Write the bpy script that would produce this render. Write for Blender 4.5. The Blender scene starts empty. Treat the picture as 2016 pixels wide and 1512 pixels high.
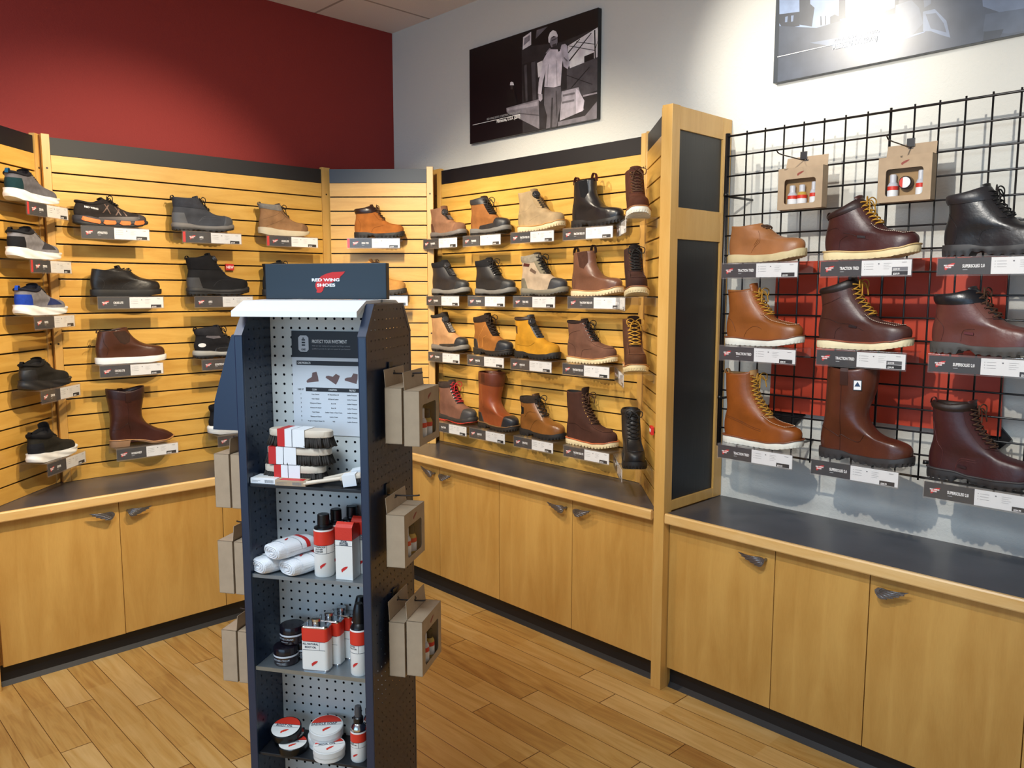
import bpy, bmesh, math, random
from mathutils import Vector, Matrix
from mathutils.geometry import delaunay_2d_cdt
random.seed(7)
PI = math.pi
scene = bpy.context.scene
COL = scene.collection

# ------------------------------------------------------------------ camera
F_PX = 1578.0; PITCH = math.radians(6.61); YAW = math.radians(43.9); CAM_H = 1.63
FW = Vector((-math.cos(YAW)*math.cos(PITCH), math.sin(YAW)*math.cos(PITCH), -math.sin(PITCH)))
RT = Vector((math.sin(YAW), math.cos(YAW), 0))
UP = RT.cross(FW)
CAM = Vector((0, 0, CAM_H))
cd = bpy.data.cameras.new('camera'); cam = bpy.data.objects.new('camera', cd); COL.objects.link(cam)
cd.sensor_fit = 'HORIZONTAL'; cd.sensor_width = 36; cd.lens = 36*F_PX/2016; cd.clip_start = .05
R3 = Matrix((RT, UP, -FW)).transposed()
cam.matrix_world = Matrix.Translation(CAM) @ R3.to_4x4()
scene.camera = cam

def ray(px, py): return FW*F_PX + RT*(px-1008) + UP*(756-py)
def on(px, py, P, n):                       # where the sight line of a measured point meets a real surface plane
    d = ray(px, py); t = (Vector(P)-CAM).dot(Vector(n))/d.dot(Vector(n)); return CAM + d*t

# ------------------------------------------------------------------ materials
MATS = {}
def nt(m):
    m.use_nodes = True; t = m.node_tree; t.nodes.clear()
    o = t.nodes.new('ShaderNodeOutputMaterial'); b = t.nodes.new('ShaderNodeBsdfPrincipled')
    t.links.new(b.outputs[0], o.inputs[0]); return t, b, o
def srgb(c):
    if isinstance(c, str):
        c = c.lstrip('#'); c = [int(c[i:i+2], 16)/255 for i in (0, 2, 4)]
    return tuple((x/12.92 if x <= .04045 else ((x+.055)/1.055)**2.4) for x in c) + (1,)
def mat(name, col, rough=.5, metal=0, bump=0, bscale=200, var=0, vscale=8, stretch=None, spec=.5, coat=0, dist=.002, sheen=0):
    if name in MATS: return MATS[name]
    m = bpy.data.materials.new(name); t, b, o = nt(m); N = t.nodes.new; L = t.links.new
    c = srgb(col)
    b.inputs['Base Color'].default_value = c; b.inputs['Roughness'].default_value = rough
    b.inputs['Metallic'].default_value = metal; b.inputs['Specular IOR Level'].default_value = spec
    if coat: b.inputs['Coat Weight'].default_value = coat; b.inputs['Coat Roughness'].default_value = .15
    if bump or var:
        tc = N('ShaderNodeTexCoord'); mp = N('ShaderNodeMapping'); L(tc.outputs['Object'], mp.inputs[0])
        if stretch: mp.inputs['Scale'].default_value = stretch
    if bump:
        n = N('ShaderNodeTexNoise'); n.inputs['Scale'].default_value = bscale; n.inputs['Detail'].default_value = 3
        L(mp.outputs[0], n.inputs[0]); bp = N('ShaderNodeBump'); bp.inputs['Strength'].default_value = bump
        bp.inputs['Distance'].default_value = dist; L(n.outputs[0], bp.inputs['Height']); L(bp.outputs[0], b.inputs['Normal'])
    if var:
        n2 = N('ShaderNodeTexNoise'); n2.inputs['Scale'].default_value = vscale; n2.inputs['Detail'].default_value = 4
        L(mp.outputs[0], n2.inputs[0]); mx = N('ShaderNodeMix'); mx.data_type = 'RGBA'
        mr = N('ShaderNodeMapRange'); mr.inputs[1].default_value = .3; mr.inputs[2].default_value = .7
        L(n2.outputs[0], mr.inputs[0]); L(mr.outputs[0], mx.inputs[0])
        mx.inputs[6].default_value = tuple(x*(1-var) for x in c[:3])+(1,); mx.inputs[7].default_value = tuple(min(1, x*(1+var)) for x in c[:3])+(1,)
        L(mx.outputs[2], b.inputs['Base Color'])
    MATS[name] = m; return m
def leather(col, rough=.42): return mat('leather_'+col.lstrip('#'), col, rough, bump=.45, bscale=46, var=.16, vscale=14, dist=.0022)
def nubuck(col): return mat('nubuck_'+col.lstrip('#'), col, .85, bump=.3, bscale=500, var=.2, vscale=18, spec=.2, dist=.0008)
def knit(col): return mat('knit_'+col.lstrip('#'), col, .9, bump=.8, bscale=700, var=.15, vscale=60, spec=.2, dist=.001)
def rubber(col, r=.6): return mat('rubber_'+col.lstrip('#'), col, r, bump=.1, bscale=300, var=.06, vscale=20, dist=.0005)

def wood(name, c1, c2, scale=(1, 1, 1), rough=.38, coat=.25):
    m = bpy.data.materials.new(name); t, b, o = nt(m); N = t.nodes.new; L = t.links.new
    tc = N('ShaderNodeTexCoord'); mp = N('ShaderNodeMapping'); mp.inputs['Scale'].default_value = scale; L(tc.outputs['Object'], mp.inputs[0])
    n = N('ShaderNodeTexNoise'); n.inputs['Scale'].default_value = 3.0; n.inputs['Detail'].default_value = 6; n.inputs['Distortion'].default_value = .9; L(mp.outputs[0], n.inputs[0])
    n2 = N('ShaderNodeTexNoise'); n2.inputs['Scale'].default_value = 1.6; n2.inputs['Detail'].default_value = 3; L(tc.outputs['Object'], n2.inputs[0])
    n3 = N('ShaderNodeTexNoise'); n3.inputs['Scale'].default_value = 40; n3.inputs['Detail'].default_value = 2; L(mp.outputs[0], n3.inputs[0])
    ad = N('ShaderNodeMath'); ad.operation = 'ADD'; L(n.outputs[0], ad.inputs[0]); L(n2.outputs[0], ad.inputs[1])
    ad2 = N('ShaderNodeMath'); ad2.operation = 'MULTIPLY_ADD'; L(n3.outputs[0], ad2.inputs[0]); ad2.inputs[1].default_value = .25; L(ad.outputs[0], ad2.inputs[2])
    mr = N('ShaderNodeMapRange'); mr.inputs[1].default_value = .85; mr.inputs[2].default_value = 1.4; L(ad2.outputs[0], mr.inputs[0])
    mx = N('ShaderNodeMix'); mx.data_type = 'RGBA'; L(mr.outputs[0], mx.inputs[0]); mx.inputs[6].default_value = srgb(c1); mx.inputs[7].default_value = srgb(c2)
    L(mx.outputs[2], b.inputs['Base Color']); b.inputs['Roughness'].default_value = rough; b.inputs['Coat Weight'].default_value = coat; b.inputs['Coat Roughness'].default_value = .25
    MATS[name] = m; return m
M_slat = wood('maple_slat', '#c99742', '#dfb25c', (1.2, 1.2, 9))
M_door = wood('maple_door', '#bb8b43', '#cfa257', (6, 6, .8))
M_post = wood('maple_post', '#c99a50', '#d8ad64', (9, 9, .9))
M_edge = wood('maple_edge', '#d8aa62', '#e6c184', (1.5, 1.5, 12))
M_lam = mat('slate_laminate', '#424249', .30, bump=.12, bscale=60, var=.25, vscale=5, dist=.001)
M_black = mat('black_band', '#17171b', .45, spec=.4)
M_groove = mat('groove_black', '#0b0908', .6)
M_toe = mat('toe_kick_black', '#08080a', .5)
M_base = mat('cove_rubber', '#0d1014', .5)
M_navy = mat('navy_steel', '#1b2a43', .32, bump=.04, bscale=80, spec=.6)
M_navyd = mat('navy_header', '#1f2a33', .38, spec=.5)
M_white = mat('white_enamel', '#f1f3f4', .35)
M_wire = mat('black_wire', '#131214', .38, spec=.6)
M_chrome = mat('bright_metal', '#c9ccd0', .18, metal=1)
M_pewter = mat('pewter', '#8b8d93', .35, metal=.9, bump=.5, bscale=150, dist=.002)
M_dkmetal = mat('dark_hook', '#3a302b', .35, metal=.7)
M_kraft = mat('kraft_card', '#b09a80', .8, bump=.08, bscale=300, var=.06, vscale=30, spec=.25)
M_paper = mat('white_paper', '#eceef0', .55)
M_ink = mat('black_ink', '#1b1a1f', .5)
M_grey = mat('grey_ink', '#a7a9ad', .6)
M_grey2 = mat('mid_grey_ink', '#77797f', .6)
M_red = mat('logo_red', '#c8231f', .5)
M_orange = mat('label_red_orange', '#d8341f', .5)
M_txt = mat('white_ink', '#f5f5f5', .5)
M_cream = mat('label_cream', '#e8e6e0', .55)
M_plug = mat('screw_plug', '#2b1a10', .5)
M_thread = mat('thread_cream', '#e6dcc4', .8)

def m_holes(name, col, rough, pitch=.0254, rad=.0032, axes=(0, 2)):
    """perforated sheet: round punched holes on a one-inch grid"""
    m = bpy.data.materials.new(name); t, b, o = nt(m); N = t.nodes.new; L = t.links.new
    b.inputs['Base Color'].default_value = srgb(col); b.inputs['Roughness'].default_value = rough
    tc = N('ShaderNodeTexCoord'); sp = N('ShaderNodeSeparateXYZ'); L(tc.outputs['Object'], sp.inputs[0])
    sq = []
    for a in axes:
        f = N('ShaderNodeMath'); f.operation = 'MODULO'
        ad = N('ShaderNodeMath'); ad.operation = 'ADD'; ad.inputs[1].default_value = 10*pitch + pitch*.2; L(sp.outputs[a], ad.inputs[0])
        L(ad.outputs[0], f.inputs[0]); f.inputs[1].default_value = pitch
        s = N('ShaderNodeMath'); s.operation = 'SUBTRACT'; L(f.outputs[0], s.inputs[0]); s.inputs[1].default_value = pitch/2
        p = N('ShaderNodeMath'); p.operation = 'MULTIPLY'; L(s.outputs[0], p.inputs[0]); L(s.outputs[0], p.inputs[1]); sq.append(p)
    ad = N('ShaderNodeMath'); ad.operation = 'ADD'; L(sq[0].outputs[0], ad.inputs[0]); L(sq[1].outputs[0], ad.inputs[1])
    lt = N('ShaderNodeMath'); lt.operation = 'LESS_THAN'; L(ad.outputs[0], lt.inputs[0]); lt.inputs[1].default_value = rad*rad
    tr = N('ShaderNodeBsdfTransparent'); mx = N('ShaderNodeMixShader'); L(lt.outputs[0], mx.inputs[0]); L(b.outputs[0], mx.inputs[1]); L(tr.outputs[0], mx.inputs[2]); L(mx.outputs[0], o.inputs[0])
    return m
M_perf_navy = m_holes('perforated_navy', '#1b2a43', .3, rad=.0026, axes=(1, 2))
M_perf_white = m_holes('perforated_white', '#cdd0cd', .5, rad=.0034, axes=(0, 2))

def m_acrylic():
    m = bpy.data.materials.new('clear_acrylic'); t, b, o = nt(m); N = t.nodes.new; L = t.links.new
    tr = N('ShaderNodeBsdfTransparent'); tr.inputs[0].default_value = (.975, .97, .965, 1)
    gl = N('ShaderNodeBsdfGlossy'); gl.inputs['Roughness'].default_value = .06
    fr = N('ShaderNodeFresnel'); fr.inputs[0].default_value = 1.5
    df = N('ShaderNodeBsdfDiffuse'); df.inputs[0].default_value = (.75, .75, .78, 1)
    m1 = N('ShaderNodeMixShader'); m1.inputs[0].default_value = .035; L(tr.outputs[0], m1.inputs[1]); L(df.outputs[0], m1.inputs[2])
    ge = N('ShaderNodeNewGeometry'); nb = N('ShaderNodeMath'); nb.operation = 'SUBTRACT'; nb.inputs[0].default_value = 1; L(ge.outputs['Backfacing'], nb.inputs[1])
    mf = N('ShaderNodeMath'); mf.operation = 'MULTIPLY_ADD'; L(fr.outputs[0], mf.inputs[0]); mf.inputs[1].default_value = .9; mf.inputs[2].default_value = .02
    mr = N('ShaderNodeMath'); mr.operation = 'MULTIPLY'; L(mf.outputs[0], mr.inputs[0]); L(nb.outputs[0], mr.inputs[1])
    m2 = N('ShaderNodeMixShader'); L(mr.outputs[0], m2.inputs[0]); L(m1.outputs[0], m2.inputs[1]); L(gl.outputs[0], m2.inputs[2]); L(m2.outputs[0], o.inputs[0]); return m
M_acr = m_acrylic()
def m_film():
    m = bpy.data.materials.new('clear_film'); t, b, o = nt(m); N = t.nodes.new; L = t.links.new
    tr = N('ShaderNodeBsdfTransparent'); gl = N('ShaderNodeBsdfGlossy'); gl.inputs['Roughness'].default_value = .12
    m2 = N('ShaderNodeMixShader'); m2.inputs[0].default_value = .08; L(tr.outputs[0], m2.inputs[1]); L(gl.outputs[0], m2.inputs[2]); L(m2.outputs[0], o.inputs[0]); return m
M_film = m_film()

def m_floor():
    m = bpy.data.materials.new('laminate_planks'); t, b, o = nt(m); N = t.nodes.new; L = t.links.new
    def mth(op, a, c=None, d=None):
        n = N('ShaderNodeMath'); n.operation = op
        for i, v in enumerate((a, c, d)):
            if v is None: continue
            if isinstance(v, (int, float)): n.inputs[i].default_value = v
            else: L(v, n.inputs[i])
        return n.outputs[0]
    tc = N('ShaderNodeTexCoord'); sp = N('ShaderNodeSeparateXYZ'); L(tc.outputs['Object'], sp.inputs[0])
    X, Y = sp.outputs[0], sp.outputs[1]
    ry = mth('DIVIDE', mth('ADD', Y, 10.0 - (2.255 % .103)), .103); row = mth('FLOOR', ry); fy = mth('FRACT', ry)
    wn = N('ShaderNodeTexWhiteNoise'); wn.noise_dimensions = '1D'; L(row, wn.inputs['W'])
    rx = mth('DIVIDE', mth('ADD', mth('ADD', X, 20.0), mth('MULTIPLY', wn.outputs[0], 1.22)), 1.22); cx = mth('FLOOR', rx); fx = mth('FRACT', rx)
    cmb = N('ShaderNodeCombineXYZ'); L(row, cmb.inputs[0]); L(cx, cmb.inputs[1])
    # two printed lengths within each board
    half = mth('FLOOR', mth('MULTIPLY', fx, 3.0)); L(half, cmb.inputs[2])
    w2 = N('ShaderNodeTexWhiteNoise'); w2.noise_dimensions = '3D'; L(cmb.outputs[0], w2.inputs[0])
    cmb2 = N('ShaderNodeCombineXYZ'); L(row, cmb2.inputs[0]); L(cx, cmb2.inputs[1])
    w3 = N('ShaderNodeTexWhiteNoise'); w3.noise_dimensions = '3D'; L(cmb2.outputs[0], w3.inputs[0])
    # grain coordinates, shifted per board
    gx = mth('ADD', mth('MULTIPLY', X, 2.2), mth('MULTIPLY', w3.outputs[0], 37)); gy = mth('ADD', mth('MULTIPLY', Y, 17), mth('MULTIPLY', w3.outputs[0], 91))
    g = N('ShaderNodeCombineXYZ'); L(gx, g.inputs[0]); L(gy, g.inputs[1]); L(mth('MULTIPLY', w3.outputs[0], 9), g.inputs[2])
    n1 = N('ShaderNodeTexNoise'); n1.inputs['Scale'].default_value = 1.1; n1.inputs['Detail'].default_value = 6; n1.inputs['Distortion'].default_value = 1.6; L(g.outputs[0], n1.inputs[0])
    g3 = N('ShaderNodeCombineXYZ'); L(mth('MULTIPLY', X, 5), g3.inputs[0]); L(mth('MULTIPLY', Y, 160), g3.inputs[1])
    n2 = N('ShaderNodeTexNoise'); n2.inputs['Scale'].default_value = 1.0; n2.inputs['Detail'].default_value = 3; L(g3.outputs[0], n2.inputs[0])
    f = mth('ADD', mth('MULTIPLY', w2.outputs[0], .22), mth('ADD', mth('MULTIPLY', w3.outputs[0], .28), mth('ADD', mth('MULTIPLY', n1.outputs[0], .9), mth('MULTIPLY', n2.outputs[0], .22))))
    mr = N('ShaderNodeMapRange'); mr.inputs[1].default_value = .45; mr.inputs[2].default_value = 1.15; L(f, mr.inputs[0])
    cr = N('ShaderNodeValToRGB'); e = cr.color_ramp.elements; e[0].position = 0; e[0].color = srgb('#a47339'); e[1].position = 1; e[1].color = srgb('#dbb676')
    k = cr.color_ramp.elements.new(.45); k.color = srgb('#c79b55'); L(mr.outputs[0], cr.inputs[0])
    ey = mth('LESS_THAN', mth('ABSOLUTE', mth('SUBTRACT', fy, .5)), .4875); ex = mth('LESS_THAN', mth('ABSOLUTE', mth('SUBTRACT', fx, .5)), .4985)
    seam = mth('MULTIPLY', ey, ex)
    mx = N('ShaderNodeMix'); mx.data_type = 'RGBA'; L(seam, mx.inputs[0]); mx.inputs[6].default_value = srgb('#5c3413'); L(cr.outputs[0], mx.inputs[7])
    L(mx.outputs[2], b.inputs['Base Color']); b.inputs['Roughness'].default_value = .36; b.inputs['Specular IOR Level'].default_value = .4
    bp = N('ShaderNodeBump'); bp.inputs['Strength'].default_value = .25; bp.inputs['Distance'].default_value = .001; L(seam, bp.inputs['Height']); L(bp.outputs[0], b.inputs['Normal'])
    return m
M_floor = m_floor()

def m_wall(name, col, bump=.6, scale=90):
    m = bpy.data.materials.new(name); t, b, o = nt(m); N = t.nodes.new; L = t.links.new
    b.inputs['Base Color'].default_value = srgb(col); b.inputs['Roughness'].default_value = .75; b.inputs['Specular IOR Level'].default_value = .3
    tc = N('ShaderNodeTexCoord'); n = N('ShaderNodeTexNoise'); n.inputs['Scale'].default_value = scale; n.inputs['Detail'].default_value = 3; n.inputs['Distortion'].default_value = .6
    L(tc.outputs['Object'], n.inputs[0]); bp = N('ShaderNodeBump'); bp.inputs['Strength'].default_value = bump; bp.inputs['Distance'].default_value = .004
    L(n.outputs[0], bp.inputs['Height']); L(bp.outputs[0], b.inputs['Normal']); return m
M_wred = m_wall('red_paint', '#923430', .35, 120)
M_wwhite = m_wall('white_orange_peel', '#d9d9d2', .55, 70)

def m_ceiling():
    m = bpy.data.materials.new('ceiling_tile'); t, b, o = nt(m); N = t.nodes.new; L = t.links.new
    tc = N('ShaderNodeTexCoord'); mp = N('ShaderNodeMapping'); mp.inputs['Location'].default_value = (.18, -.06, 0); L(tc.outputs['Object'], mp.inputs[0])
    br = N('ShaderNodeTexBrick'); br.offset = 0; br.squash = 1; br.inputs['Scale'].default_value = 1; br.inputs['Brick Width'].default_value = 1.22; br.inputs['Row Height'].default_value = .61
    br.inputs['Mortar Size'].default_value = .008; br.inputs['Mortar Smooth'].default_value = 0
    br.inputs['Color1'].default_value = srgb('#efe6e2'); br.inputs['Color2'].default_value = srgb('#ece2dd'); br.inputs['Mortar'].default_value = srgb('#b0a39d')
    L(mp.outputs[0], br.inputs[0]); L(br.outputs[0], b.inputs['Base Color']); b.inputs['Roughness'].default_value = .9
    n = N('ShaderNodeTexNoise'); n.inputs['Scale'].default_value = 120; L(tc.outputs['Object'], n.inputs[0]); bp = N('ShaderNodeBump'); bp.inputs['Strength'].default_value = .3; bp.inputs['Distance'].default_value = .003
    L(n.outputs[0], bp.inputs['Height']); L(bp.outputs[0], b.inputs['Normal']); return m
M_ceil = m_ceiling()

def m_bead():
    m = bpy.data.materials.new('black_beadboard'); t, b, o = nt(m); N = t.nodes.new; L = t.links.new
    b.inputs['Base Color'].default_value = srgb('#1b1c1e'); b.inputs['Roughness'].default_value = .42
    tc = N('ShaderNodeTexCoord'); sp = N('ShaderNodeSeparateXYZ'); L(tc.outputs['Object'], sp.inputs[0])
    w = N('ShaderNodeMath'); w.operation = 'MODULO'; a = N('ShaderNodeMath'); a.operation = 'ADD'; a.inputs[1].default_value = 10; L(sp.outputs[1], a.inputs[0]); L(a.outputs[0], w.inputs[0]); w.inputs[1].default_value = .022
    g = N('ShaderNodeMath'); g.operation = 'GREATER_THAN'; L(w.outputs[0], g.inputs[0]); g.inputs[1].default_value = .0035
    bp = N('ShaderNodeBump'); bp.inputs['Strength'].default_value = 1; bp.inputs['Distance'].default_value = .003; L(g.outputs[0], bp.inputs['Height']); L(bp.outputs[0], b.inputs['Normal']); return m
M_bead = m_bead()
def m_bristle(name, col):
    return mat(name, col, .8, bump=1.0, bscale=160, var=.5, vscale=90, stretch=(1, 1, .06), spec=.3, dist=.004)
M_bristle = m_bristle('horsehair', '#3c3733')
M_towel = mat('white_terry', '#e9ebee', .95, bump=.8, bscale=260, spec=.2, dist=.002)
M_beech = mat('pale_beech', '#e0d0bb', .5, var=.08, vscale=10, stretch=(1, 8, 8))

# ------------------------------------------------------------------ object helpers
def link(name, mesh, parent=None, loc=None, rot=None):
    o = bpy.data.objects.new(name, mesh); COL.objects.link(o)
    if parent: o.parent = parent
    if loc is not None: o.location = loc
    if rot is not None: o.rotation_euler = rot
    return o
def tag(o, label=None, cat=None, group=None, kind=None):
    if label: o['label'] = label
    if cat: o['category'] = cat
    if group: o['group'] = group
    if kind: o['kind'] = kind
    return o
def thing(name, label, cat, loc=(0, 0, 0), rz=0, group=None):
    o = link(name, None, None, loc, (0, 0, rz)); o.empty_display_size = .05
    return tag(o, label, cat, group)
def fin(bm, name, mats, parent=None, smooth=False, loc=None, rot=None, flat_angle=None):
    me = bpy.data.meshes.new(name)
    bmesh.ops.recalc_face_normals(bm, faces=bm.faces)
    if smooth:
        for f in bm.faces: f.smooth = True
        if flat_angle:
            for e in bm.edges:
                if len(e.link_faces) == 2 and e.calc_face_angle(0) > flat_angle: e.smooth = False
    bm.to_mesh(me); bm.free()
    if not isinstance(mats, (list, tuple)): mats = [mats]
    for m in mats: me.materials.append(m)
    return link(name, me, parent, loc, rot)
def box(bm, a, b, bev=0, mi=0):
    x0, y0, z0 = [min(p, q) for p, q in zip(a, b)]; x1, y1, z1 = [max(p, q) for p, q in zip(a, b)]
    tb = bmesh.new()
    vs = [tb.verts.new(p) for p in ((x0, y0, z0), (x1, y0, z0), (x1, y1, z0), (x0, y1, z0), (x0, y0, z1), (x1, y0, z1), (x1, y1, z1), (x0, y1, z1))]
    for f in ((0, 3, 2, 1), (4, 5, 6, 7), (0, 1, 5, 4), (1, 2, 6, 5), (2, 3, 7, 6), (3, 0, 4, 7)): tb.faces.new([vs[i] for i in f])
    if bev: bmesh.ops.bevel(tb, geom=tb.edges[:], offset=bev, segments=2, affect='EDGES', profile=.6)
    add(bm, tb, mi)
def add(bm, tb, mi=0, M=None):
    vm = {}
    for v in tb.verts: vm[v] = bm.verts.new(M @ v.co if M else v.co)
    for f in tb.faces:
        try:
            g = bm.faces.new([vm[v] for v in f.verts]); g.material_index = mi; g.smooth = f.smooth
        except ValueError: pass
    tb.free()
def prism(bm, pts, vec, mi=0, caps=True):
    """closed polygon pts (3D) extruded by vec"""
    vec = Vector(vec); a = [bm.verts.new(p) for p in pts]; b = [bm.verts.new(Vector(p)+vec) for p in pts]; n = len(pts)
    for i in range(n):
        f = bm.faces.new((a[i], a[(i+1) % n], b[(i+1) % n], b[i])); f.material_index = mi
    if caps:
        f = bm.faces.new(a[::-1]); f.material_index = mi; f = bm.faces.new(b); f.material_index = mi
def tube(bm, pts, r, n=8, closed=False, mi=0, cap=True):
    pts = [Vector(p) for p in pts]
    if len(pts) < 2: return
    rings = []; N = len(pts); up = None
    for i, p in enumerate(pts):
        if closed: t = pts[(i+1) % N]-pts[i-1]
        else: t = pts[min(i+1, N-1)]-pts[max(i-1, 0)]
        if t.length < 1e-9: t = Vector((0, 0, 1))
        t.normalize()
        if up is None:
            up = Vector((0, 0, 1)) if abs(t.z) < .9 else Vector((1, 0, 0))
        s = t.cross(up)
        if s.length < 1e-6: s = t.cross(Vector((1, .3, 0)))
        s.normalize(); up = s.cross(t).normalized()
        rr = r[i] if isinstance(r, (list, tuple)) else r
        rings.append([bm.verts.new(p + (s*math.cos(a)+up*math.sin(a))*rr) for a in [2*PI*k/n for k in range(n)]])
    for i in range(N if closed else N-1):
        A, B = rings[i], rings[(i+1) % N]
        for k in range(n):
            try:
                f = bm.faces.new((A[k], A[(k+1) % n], B[(k+1) % n], B[k])); f.smooth = True; f.material_index = mi
            except ValueError: pass
    if cap and not closed:
        f = bm.faces.new(rings[0][::-1]); f.material_index = mi; f = bm.faces.new(rings[-1]); f.material_index = mi
def lathe(bm, prof, n=24, c=(0, 0, 0), mi=0, sx=1, sy=1, cap=True):
    """prof: (r,z) from the bottom up"""
    rings = []
    for r, z in prof: rings.append([bm.verts.new((c[0]+math.cos(2*PI*k/n)*r*sx, c[1]+math.sin(2*PI*k/n)*r*sy, c[2]+z)) for k in range(n)])
    for A, B in zip(rings, rings[1:]):
        for k in range(n):
            f = bm.faces.new((A[k], A[(k+1) % n], B[(k+1) % n], B[k])); f.smooth = True; f.material_index = mi
    if cap:
        f = bm.faces.new(rings[0][::-1]); f.material_index = mi; f = bm.faces.new(rings[-1]); f.material_index = mi
def catmull(P, m=8):
    P = [Vector(p) for p in P]; out = []
    for i in range(len(P)-1):
        p0 = P[max(i-1, 0)]; p1 = P[i]; p2 = P[i+1]; p3 = P[min(i+2, len(P)-1)]
        for k in range(m):
            t = k/m
            out.append(.5*((2*p1)+(-p0+p2)*t+(2*p0-5*p1+4*p2-p3)*t*t+(-p0+3*p1-3*p2+p3)*t**3))
    out.append(P[-1].copy()); return out
def resample(pts, n):
    d = [0]
    for a, b in zip(pts, pts[1:]): d.append(d[-1]+(b-a).length)
    out = []; j = 0
    for i in range(n):
        s = d[-1]*i/(n-1)
        while j < len(d)-2 and d[j+1] < s: j += 1
        q = (s-d[j])/max(1e-9, d[j+1]-d[j]); out.append(pts[j].lerp(pts[j+1], min(1, max(0, q))))
    return out

# text -> mesh in a local XZ plane facing -Y
TXT = {}
def text_mesh(s, size, sx=1.0, bold=0.0, ext=.0002, align='LEFT', spacing=1.0):
    key = (s, size, sx, bold, align)
    if key in TXT: return TXT[key]
    cu = bpy.data.curves.new('lettering', 'FONT'); cu.body = s; cu.size = size; cu.offset = bold*size; cu.extrude = ext; cu.align_x = align
    cu.space_character = spacing; cu.resolution_u = 3
    ob = bpy.data.objects.new('lettering_tmp', cu); COL.objects.link(ob)
    dg = bpy.context.evaluated_depsgraph_get(); me = bpy.data.meshes.new_from_object(ob.evaluated_get(dg))
    bpy.data.objects.remove(ob); bpy.data.curves.remove(cu)
    me.transform(Matrix(((sx, 0, 0, 0), (0, 0, -1, 0), (0, 1, 0, 0), (0, 0, 0, 1))))
    me.name = 'lettering'; me.materials.clear(); TXT[key] = me; return me
def text(s, size, m, parent, loc, rot=None, name='lettering', **k):
    me = text_mesh(s, size, **k).copy(); me.materials.clear(); me.materials.append(m)
    return link(name, me, parent, loc, rot)
def bm_text(bm, s, size, M, mi=0, **k):
    me = text_mesh(s, size, **k); tb = bmesh.new(); tb.from_mesh(me); add(bm, tb, mi, M)

WING = [(1.0, 1.0), (.70, .97), (.48, .86), (.25, .68), (.08, .52), (.0, .36), (.05, .2), (.06, .02), (.12, .0), (.2, .02), (.3, .14), (.33, .26), (.5, .3), (.54, .42), (.7, .47), (.72, .58), (.84, .63), (.85, .74), (.95, .82)]
def wing_pts(w, h, x0, z0, y): return [(x0+p[0]*w, y, z0+p[1]*h) for p in WING]
def polyface(bm, pts, mi=0, flip=None):
    vs = [bm.verts.new(p) for p in pts]
    es = [bm.edges.new((vs[i], vs[(i+1) % len(vs)])) for i in range(len(vs))]
    r = bmesh.ops.triangle_fill(bm, edges=es, use_beauty=True)
    for g in r['geom']:
        if isinstance(g, bmesh.types.BMFace): g.material_index = mi
def flatpoly(bm, pts, vec, mi=0):
    """any simple polygon as a thin solid"""
    vec = Vector(vec); polyface(bm, [Vector(p)+vec for p in pts], mi)
    n = len(pts); a = [bm.verts.new(p) for p in pts]; b = [bm.verts.new(Vector(p)+vec) for p in pts]
    for i in range(n):
        f = bm.faces.new((a[i], a[(i+1) % n], b[(i+1) % n], b[i])); f.material_index = mi

# ------------------------------------------------------------------ the room
XW, YW, ZC = -4.21, 3.03, 3.2
def struct(name, bm, m, **k): return tag(fin(bm, name, m, **k), kind='structure')
b = bmesh.new(); box(b, (XW-.1, -4.6, -.1), (4.2, YW+.1, 0)); struct('floor', b, M_floor)
b = bmesh.new(); box(b, (XW-.1, -4.6, ZC), (4.2, YW+.1, ZC+.1)); struct('ceiling', b, M_ceil)
b = bmesh.new(); box(b, (XW-.1, -4.6, 0), (XW, YW+.1, ZC)); struct('wall_left', b, M_wred)
b = bmesh.new(); box(b, (XW, YW, 0), (4.2, YW+.1, ZC)); struct('wall_back', b, M_wwhite)
b = bmesh.new(); box(b, (4.1, -4.6, 0), (4.2, YW, ZC)); struct('wall_right', b, M_wwhite)

CT = .745                 # worktop height
XL, YR = -3.70, 2.62      # worktop front edges
# ------------------------------------------------------------------ worktops
def worktop(name, pts_top, front_edges, label):
    t = thing(name, label, 'countertop', (pts_top[0][0], pts_top[0][1], CT-.038))
    o = Vector(t.location)
    b = bmesh.new(); prism(b, [Vector((x, y, CT-.004))-o for x, y in pts_top], (0, 0, .004)); fin(b, 'laminate_surface', M_lam, t)
    b = bmesh.new(); prism(b, [Vector((x, y, CT-.036))-o for x, y in pts_top], (0, 0, .0315))
    fin(b, 'core_board', M_edge, t)
    for (p, q) in front_edges:
        b = bmesh.new(); p = Vector((*p, 0)); q = Vector((*q, 0)); d = (q-p).normalized(); n = Vector((d.y, -d.x, 0))
        prof = [(0, CT-.04), (.012, CT-.04), (.014, CT-.036), (.014, CT-.005), (.011, CT+.0005), (0, CT+.0005)]
        prism(b, [p+n*a+Vector((0, 0, z))-o for a, z in prof], q-p); fin(b, 'edge_strip', M_edge, t)
    return t
worktop('countertop', [(XL, .66), (XL, YR), (-1.895, YR), (-1.895, YW-.002), (XW+.002, YW-.002), (XW+.002, .66)],
        [((XL, .66), (XL, YR)), ((XL, YR), (-1.895, YR))], 'dark slate-look worktop with wood front edge running round the corner under the slatted panels')
worktop('countertop', [(-1.828, YR), (.2, YR), (.2, YW-.002), (-1.828, YW-.002)], [((-1.828, YR), (.2, YR))],
        'dark slate-look worktop with wood front edge below the black wire grid')

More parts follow.
